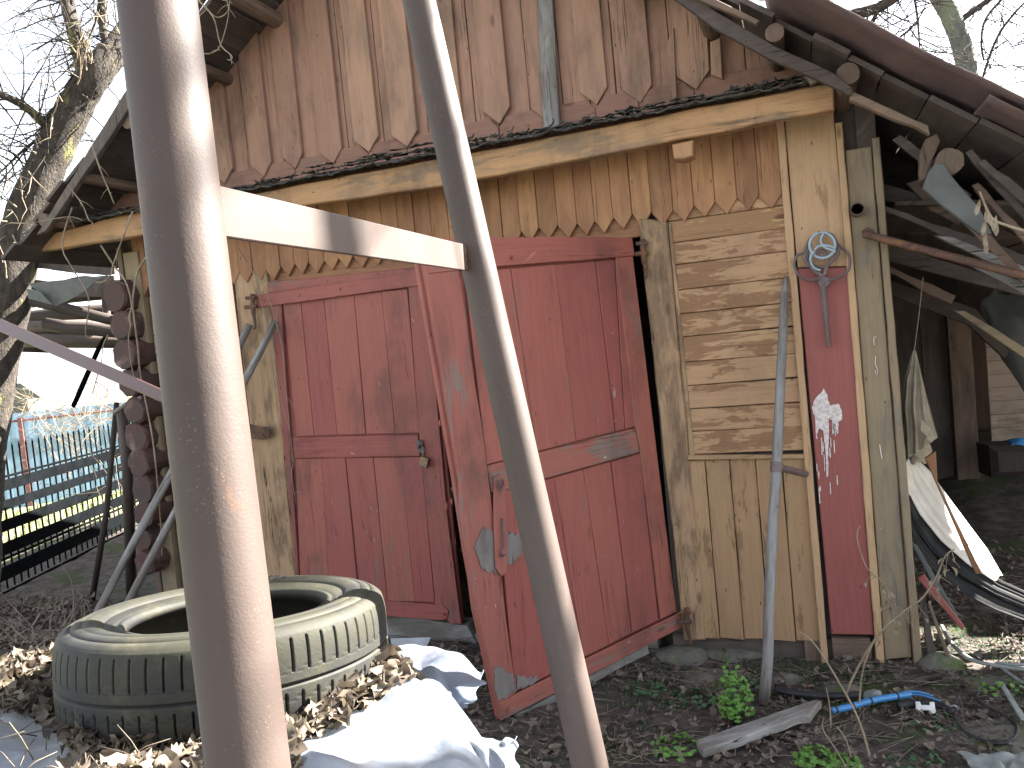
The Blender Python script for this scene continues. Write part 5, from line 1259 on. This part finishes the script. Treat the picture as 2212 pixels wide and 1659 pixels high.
# green plants
def plant(x, y, n, spread, height, mat, name, lab, cat='plant', ls=.02, Z=0, grp=None):
    c = PZ(x, y, Z); c.z = gh(c.x, c.y); T = thing(name, lab, cat, tuple(c), grp)
    m = MB(); st = MB()
    for k in range(n):
        a = random.uniform(0, 6.28); rr = spread*math.sqrt(random.random()); h = height*(1-(rr/spread)**2*.5)*random.uniform(.25, 1)
        p = c+Vector((rr*math.cos(a), rr*math.sin(a), h))
        if k % 4 == 0: st.tube([c+Vector((rr*.2*math.cos(a), rr*.2*math.sin(a), 0)), c.lerp(p, .6)+Vector((0, 0, .005)), p], [.0018, .0014, .001], 5)
        nv_ = Vector((math.cos(a)*.5, math.sin(a)*.5-.3, .9))
        for q_ in range(5):   # lobed leaf from small leaflets
            an = -1.1+q_*.55; dr = Vector((math.cos(a+an), math.sin(a+an), .15)); m.leaf(p+dr*ls*.5, nv_+Vector((random.gauss(0, .3), random.gauss(0, .3), 0)), dr, ls, ls*.6, .2, r=min(1, max(0, random.gauss(.5, .2))))
    m.build('foliage', M[mat], T, smooth=True); st.build('stem', M['greendark'], T, smooth=True)
random.seed(61)
plant(1592, 1568, 150, .062, .26, 'green', 'green_herb', 'bright green bushy herb left of the foot of the bleached pole', ls=.016)
plant(1500, 1512, 34, .10, .04, 'greendark', 'low_weed', 'dark green low weed in front of the mossy stones', ls=.018, grp='low weeds on the ground')
plant(1395, 1492, 30, .09, .04, 'greendark', 'low_weed', 'small dark green weed beside the red door bottom', ls=.016, grp='low weeds on the ground')
plant(1632, 1490, 20, .07, .05, 'greendark', 'low_weed', 'weed sprig touching the pole foot', ls=.016, grp='low weeds on the ground')
plant(1465, 1622, 34, .09, .04, 'green', 'low_weed', 'low lobed weed left end of the grey plank', ls=.018, grp='low weeds on the ground')
plant(1760, 1655, 50, .06, .06, 'green', 'low_weed', 'fresh green sprout at the bottom edge below the plank', ls=.018, grp='low weeds on the ground')
plant(1820, 1660, 46, .06, .05, 'green', 'low_weed', 'fresh green sprout at the bottom edge by the pale stem', ls=.018, grp='low weeds on the ground')
plant(1270, 1648, 12, .04, .03, 'green', 'low_weed', 'tiny green sprout at the foot of the far pipe', ls=.016, grp='low weeds on the ground')
plant(2010, 1560, 26, .10, .02, 'greendark', 'low_weed', 'creeping weed right of the white clip', ls=.012, grp='low weeds on the ground')
plant(1980, 1648, 24, .08, .03, 'greendark', 'low_weed', 'creeping weed near the bottom right sheet', ls=.014, grp='low weeds on the ground')
plant(2170, 1497, 22, .08, .04, 'green', 'low_weed', 'grassy weed beside the grey cable', ls=.02, grp='low weeds on the ground')

# litter and moss on the yard soil
random.seed(71); m = MB(); m2 = MB(); n_ = 0
while n_ < 11000:
    x = random.uniform(-2.6, 1.9); y = random.uniform(-2.2, 2.0)
    if y > -.02 and x < .42: continue
    dens = .35+.9*(fbm(x*2.5, y*2.5)+.25)
    if random.random() > dens: continue
    L = random.uniform(.012, .05)*(.8 if random.random() < .7 else 1.2); z = gh(x, y)
    m.leaf((x, y, z+random.uniform(.002, .018)), (random.gauss(0, .45), random.gauss(0, .45), 1), (random.gauss(0, 1), random.gauss(0, 1), 0), L, L*random.uniform(.35, .8), random.uniform(.1, .8), fold=random.uniform(-.3, .5)); n_ += 1
for k in range(2600):
    x = random.uniform(-2.0, 1.9); y = random.uniform(-2.0, 1.6)
    if y > -.02 and x < .42: continue
    z = gh(x, y)+.008; a = random.uniform(0, 6.28); L = random.uniform(.04, .22); d_ = Vector((math.cos(a), math.sin(a), random.uniform(0, .15)))*L
    m2.tube([(x, y, z), Vector((x, y, z))+d_*.5+Vector((random.gauss(0, .01), random.gauss(0, .01), .004)), Vector((x, y, z))+d_], [.0016, .0014, .0008], 4)
solo(m, 'ground_leaf_litter', M['deadleaf_dark'], 'dark dead leaves scattered over the shaded yard soil', 'dead leaves', kind='stuff')
solo(m2, 'ground_straw', M['twig'], 'thin dry straws and twigs strewn over the yard soil', 'straw', kind='stuff')
m = MB(); n_ = 0
while n_ < 9000:
    x = random.uniform(-1.3, 1.6); y = random.uniform(-1.5, 1.0)
    if y > -.02 and x < .42: continue
    if fbm(x*1.9+4, y*1.9) < .08: continue
    z = gh(x, y); L = random.uniform(.006, .018)
    m.leaf((x, y, z+L*.3), (random.gauss(0, .8), random.gauss(0, .8), .6), (random.gauss(0, .5), random.gauss(0, .5), 1), L, L*.35, .2); n_ += 1
solo(m, 'moss', M['greendark'], 'patches of dark green moss on the shaded soil', 'moss', kind='stuff')

# ================================================================== left background: slatted fence, blue fence, sheds
FN = thing('slatted_fence', 'black metal fence with wide slats and spear-topped bars at the left', 'fence', tuple(PD(0, 1300, 6.5)))
pA = PD(0, 1300, 6.3); pA.z = 0; pB = PD(262, 1215, 8.3); pB.z = 0
ud = (pB-pA).normalized(); Lf = (pB-pA).length; nf = ud.cross(Vector((0, 0, 1)))
if nf.dot(CAM-pA) < 0: nf = -nf
ff = Frame(pA, ud, (0, 0, 1), nf)
hT_ = [ff.px(0, y)[1] for y in (1040, 1064, 1085, 1106, 1128, 1153, 1178, 1205, 1230, 1260, 1285, 1310)]
m = MB()
for a, b_ in zip(hT_[0::2], hT_[1::2]):
    m.rect(ff, -1.6, b_, Lf+1.4, a, w0=.0, th=.02, bev=.002)
m.build('slats', M['black'], FN)
m = MB(); u = -1.6; zt_ = ff.px(12, 958)[1]
while u < Lf+1.4:
    m.tube([ff.w(u, .02, -.03), ff.w(u, zt_-.05, -.03)], .0075, 6); m.tube([ff.w(u, zt_-.06, -.03), ff.w(u, zt_-.04, -.03), ff.w(u, zt_, -.03)], [.006, .014, .001], 6, flat=.4); u += .098
for h in (.25, zt_-.28): m.rect(ff, -1.6, h, Lf+1.4, h+.02, w0=-.02, th=.012)
m.build('bars', M['black'], FN)
# blue corrugated fence behind
BF = thing('corrugated_fence', 'pale blue corrugated sheet fence with maroon posts beyond the black fence', 'fence', tuple(PD(50, 1100, 14)))
bA = PD(-250, 900, 13.5); bB = PD(420, 872, 15.5); zt_ = (bA.z+bB.z)/2; bA.z = bB.z = 0; ub = (bB-bA).normalized(); nb_ = ub.cross(Vector((0, 0, 1)))
if nb_.dot(CAM-bA) < 0: nb_ = -nb_
fb_ = Frame(bA, ub, (0, 0, 1), nb_); Lb = (bB-bA).length; m = MB(); k = int(Lb/.05)
def cor(u, v):
    i = round(u*k); return fb_.w(Lb*u, -.75+(zt_+.75)*v, .0012 if (i % 4) < 2 else -.0012)
m.grid(cor, k, 1); m.build('sheets', M['bluecorr'], BF)
for u in (fb_.px(49, 950)[0], fb_.px(49, 950)[0]+3.0): m = MB(); m.rect(fb_, u-.035, -.7, u+.035, zt_-.08, w0=.09, th=.06); m.build('post', M['maroonpost'], BF)
m = MB(); h1 = fb_.px(100, 902)[1]; m.rect(fb_, 0, h1-.02, Lb, h1+.02, w0=.05, th=.025, along='u'); m.build('rail', M['maroonpost'], BF)
# far sheds
HS = thing('dark_shed', 'low dark shed roof beyond the blue fence at the far left', 'shed', tuple(PD(30, 870, 20)))
m = MB(); a = PD(-150, 885, 19); fr_ = Frame((a.x, a.y, 0), (r0.x, r0.y, 0), (0, 0, 1), (-fw.x, -fw.y, 0))
m.poly(fr_, [(0, -.6), (2.7, -.6), (2.7, a.z+.0), (2.2, a.z+.42), (0, a.z+.5)], w0=0, th=2.0); m.build('walls', M['tarp'], HS)
m = MB(); a = PD(30, 900, 18.5); fr_ = Frame((a.x, a.y, 0), (r0.x, r0.y, 0), (0, 0, 1), (-fw.x, -fw.y, 0))
m.rect(fr_, .35, -.6, 1.25, a.z+.36, w0=0, th=.5); solo(m, 'white_tank', M['snow'], 'white boxy tank above the blue fence', 'tank')

# ================================================================== trees
def twigs(m, p, d, L, r, depth, rng, dens=1.0, droop=0.0):
    n = max(3, int(L/.09)); pts = [p.copy()]; q = p.copy(); dd = d.copy()
    for i in range(n):
        dd = (dd+Vector((rng.gauss(0, .13), rng.gauss(0, .13), rng.gauss(0, .13)-droop))).normalized(); q = q+dd*L/n; pts.append(q.copy())
    m.tube(pts, [r*(1-.75*i/n) for i in range(n+1)], 5 if r > .006 else 4, cap=False)
    if depth > 0:
        for i in range(1, n+1):
            if rng.random() < .75*dens:
                t = i/n; sd_ = Vector((rng.gauss(0, 1), rng.gauss(0, 1), rng.gauss(0, 1))).normalized(); nd = (dd*.6+sd_).normalized()
                twigs(m, pts[i], nd, L*rng.uniform(.3, .6), max(.0018, r*.5), depth-1, rng, dens, droop)
def limb(m, pts, ra, rb, seg=12, rough=.08, n=8):
    return curve(pts, (ra, rb), m, seg=seg, n=n, rough=rough)
rng = random.Random(99)
T1 = thing('bare_tree', 'bare tree with rough trunk leaning right behind the left end of the garage', 'tree', tuple(PD(-40, 1250, 6.2)))
D1 = 6.0; m = MB(); sc_ = D1/FPX
t1 = limb(m, [PD(-60, 1260, D1), PD(-40, 950, D1), PD(10, 680, D1), PD(48, 500, D1), PD(105, 350, D1), PD(165, 225, D1), PD(215, 150, D1), PD(285, 60, D1+.2), PD(340, -60, D1+.3)], 52*sc_, 24*sc_, 18, .07)
m.build('trunk', M['bark'], T1, smooth=True)
m = MB()
l2 = limb(m, [PD(190, 185, D1), PD(172, 110, D1), PD(155, 50, D1), PD(132, -40, D1)], 19*sc_, 12*sc_, 10)
l3 = limb(m, [PD(240, 130, D1+.05), PD(222, 60, D1), PD(218, -30, D1)], 9*sc_, 7*sc_, 8)
l4 = limb(m, [PD(120, 300, D1), PD(90, 262, D1-.1), PD(45, 225, D1-.2), PD(-20, 195, D1-.3)], 11*sc_, 7*sc_, 8)
l5 = limb(m, [PD(88, 296, D1), PD(50, 325, D1-.1), PD(5, 368, D1-.1)], 4*sc_, 2*sc_, 6)
l6 = limb(m, [PD(175, 140, D1-.1), PD(165, 60, D1), PD(148, -30, D1)], 7*sc_, 5*sc_, 8)
for L_ in (l2, l3, l4, l6, l5, t1[20:]):
    for i in range(0, len(L_), 2):
        for q_ in range(2):
            d_ = Vector((rng.gauss(-.35, .7), rng.gauss(0, .5), rng.gauss(.1, .7))).normalized()
            twigs(m, L_[i], d_, rng.uniform(.25, .8), .007, 2, rng, .55)
m.build('branches', M['bark'], T1, smooth=True)
m = MB()   # creeper stems wound round the trunk
for k in range(60):
    i = rng.randrange(14, len(t1)-1); p = t1[i]; d_ = Vector((rng.gauss(.2, .5), rng.gauss(-.3, .2), rng.gauss(.5, .8))).normalized()
    q0 = p+Vector((rng.gauss(0, .08), -.17, rng.gauss(0, .05))); twigs(m, q0, d_, rng.uniform(.15, .5), .006, 1, rng, .5)
m.build('creeper', M['drystem'], T1, smooth=True)
# tree right of the roof
T2 = thing('mossy_tree', 'grey-green tree trunk rising behind the right roof slope', 'tree', tuple(PD(2130, 900, 9)))
D2 = 9.0; sc_ = D2/FPX; m = MB()
q2 = limb(m, [PD(2135, 900, D2), PD(2112, 500, D2), PD(2100, 270, D2), PD(2085, 130, D2), PD(2055, 40, D2), PD(2010, -40, D2)], 22*sc_, 19*sc_, 14, .05)
m.build('trunk', M['barkfar'], T2, smooth=True)
m = MB()
b1 = limb(m, [PD(2066, 50, D2), PD(2100, 25, D2), PD(2140, -5, D2), PD(2180, -50, D2)], 7*sc_, 5*sc_, 8)
b2 = limb(m, [PD(2090, 250, D2), PD(2115, 190, D2), PD(2150, 90, D2), PD(2190, 30, D2), PD(2250, -30, D2)], 3*sc_, 2.5*sc_, 6)
b3 = limb(m, [PD(2180, -20, D2), PD(2130, 40, D2), PD(2120, 90, D2), PD(2125, 130, D2)], 3*sc_, 2*sc_, 6)
for L_ in (b1, b2, b3):
    for i in range(0, len(L_), 2): twigs(m, L_[i], Vector((rng.gauss(.4, .6), rng.gauss(0, .4), rng.gauss(-.2, .6))).normalized(), rng.uniform(.3, .9), .007, 2, rng, .5)
for k in range(14): twigs(m, PD(2240+rng.uniform(-30, 40), rng.uniform(60, 330), D2), Vector((-1, 0, rng.gauss(0, .4))).normalized(), rng.uniform(.4, 1.0), .008, 2, rng, .5)
for k in range(14): twigs(m, PD(rng.uniform(2120, 2240), rng.uniform(285, 320), D2+1), Vector((rng.gauss(0, 1), 0, rng.uniform(-.1, .5))).normalized(), rng.uniform(.3, .7), .007, 2, rng, .6)
m.build('branches', M['bark'], T2, smooth=True)
T3 = thing('spreading_tree', 'bare spreading tree with dense hanging twigs behind the roof ridge on the right', 'tree', tuple(PD(1830, 900, 7.5)))
D3 = 7.6; sc_ = D3/FPX; m = MB()
g0 = limb(m, [PD(1900, 900, D3), PD(1850, 400, D3), PD(1808, 140, D3), PD(1798, 60, D3)], 22*sc_, 15*sc_, 10)
m.build('trunk', M['barkfar'], T3, smooth=True)
m = MB()
g1 = limb(m, [PD(1798, 62, D3), PD(1840, 35, D3-.1), PD(1900, 15, D3-.2), PD(1960, -25, D3-.3)], 15*sc_, 9*sc_, 10)
g2 = limb(m, [PD(1800, 60, D3), PD(1760, 30, D3), PD(1710, 2, D3), PD(1650, -30, D3)], 11*sc_, 7*sc_, 8)
g3 = limb(m, [PD(1900, 15, D3-.2), PD(1885, 50, D3), PD(1850, 110, D3), PD(1830, 160, D3)], 4*sc_, 1.5*sc_, 6)
g4 = limb(m, [PD(1975, -10, D3), PD(1983, 50, D3), PD(1988, 130, D3)], 3*sc_, 1.5*sc_, 6)
g5 = limb(m, [PD(1970, 60, D3), PD(1920, 100, D3), PD(1870, 140, D3)], 3*sc_, 2*sc_, 6)
g6 = limb(m, [PD(1915, 100, D3), PD(1935, 150, D3), PD(1950, 200, D3)], 6*sc_, 7*sc_, 6)
for L_ in (g1, g2, g3, g4, g5, g6):
    for i in range(0, len(L_), 1): twigs(m, L_[i], Vector((rng.gauss(0, .7), rng.gauss(0, .4), rng.gauss(-.3, .6))).normalized(), rng.uniform(.25, .75), .007, 2, rng, .55)
for k in range(10): twigs(m, PD(rng.uniform(1480, 1640), rng.uniform(-40, 0), D3), Vector((rng.gauss(0, 1), 0, -.5)).normalized(), rng.uniform(.2, .5), .008, 2, rng, .6)
m.build('branches', M['bark'], T3, smooth=True)
T4 = thing('bare_tree', 'bare tree right of the yard whose thin shadows fall on the steel frame', 'tree', (4.6, 1.6, 0))
m = MB(); h0 = [Vector(v) for v in ((4.6, 1.6, 0), (4.5, 1.5, 1.6), (4.3, 1.3, 3.2), (4.1, 1.1, 4.8), (3.8, .9, 6.5))]
h1 = limb(m, h0, .13, .05, 12); m.build('trunk', M['bark'], T4, smooth=True)
m = MB()
for k in range(26):
    p = h1[rng.randrange(8, len(h1))]; twigs(m, p, Vector((rng.gauss(-.7, .5), rng.gauss(-.5, .5), rng.gauss(.3, .4))).normalized(), rng.uniform(1.0, 2.4), .022, 2, rng, .4)
m.build('branches', M['bark'], T4, smooth=True)
# brambles and brushwood
random.seed(5)
def bramble(x0, x1, y0, y1, d0, d1, n, L, name, mat, lab, up=.3, dens=.5, r=.004):
    m = MB()
    for k in range(n):
        p = PD(rng.uniform(x0, x1), rng.uniform(y0, y1), rng.uniform(d0, d1)); d_ = Vector((rng.gauss(0, .8), rng.gauss(0, .4), rng.gauss(up, .6))).normalized()
        twigs(m, p, d_, rng.uniform(.5, 1)*L, r, 1, rng, dens)
    return solo(m, name, M[mat], lab, 'brushwood', kind='stuff', smooth=True)
bramble(40, 250, 850, 930, 8.5, 10, 70, .8, 'bramble_tangle', 'drystem', 'sunlit tangle of bare shoots in front of the blue fence', .1)
bramble(100, 260, 940, 1080, 7.5, 8.5, 34, .9, 'pale_shoots', 'drystem', 'pale bare shoots rising before the blue fence beside the log ends', .7)
bramble(-20, 260, 1315, 1345, 5.0, 6.0, 40, .25, 'brushwood', 'twig', 'dark brushwood at the foot of the slatted fence', .3)
bramble(-20, 200, 1350, 1400, 3.6, 4.6, 60, .25, 'dead_grass_tangle', 'twig', 'tangled dead stems behind the sheeted heap on the left', .1)
m = MB()
for k in range(2600):
    p = PZ(rng.uniform(-60, 240), rng.uniform(1312, 1400), 0); p.z = gh(p.x, p.y); L = rng.uniform(.02, .06)
    m.leaf(p+Vector((0, 0, rng.uniform(0, .12)*rng.random())), (rng.gauss(0, 1), rng.gauss(0, 1), 1), (rng.gauss(0, 1), rng.gauss(0, 1), 0), L, L*.6, .5)
solo(m, 'undergrowth', M['deadleaf_dark'], 'dark undergrowth of dead leaves behind the heap', 'undergrowth', kind='stuff')
m = MB()
for k in range(5000):
    x = rng.uniform(-16, -7.6); y = rng.uniform(0, 12); h = rng.uniform(.05, .14); z = gh(x, y)
    m.leaf((x, y, z+h/2), (rng.gauss(0, 1), -1, 0), (rng.gauss(0, .2), 0, 1), h, .02, .1)
solo(m, 'meadow_grass', M['grassblade'], 'sunlit pale grass beyond the black fence', 'grass', kind='stuff')

for o in bpy.data.objects:
    if '_org' in o: del o['_org']
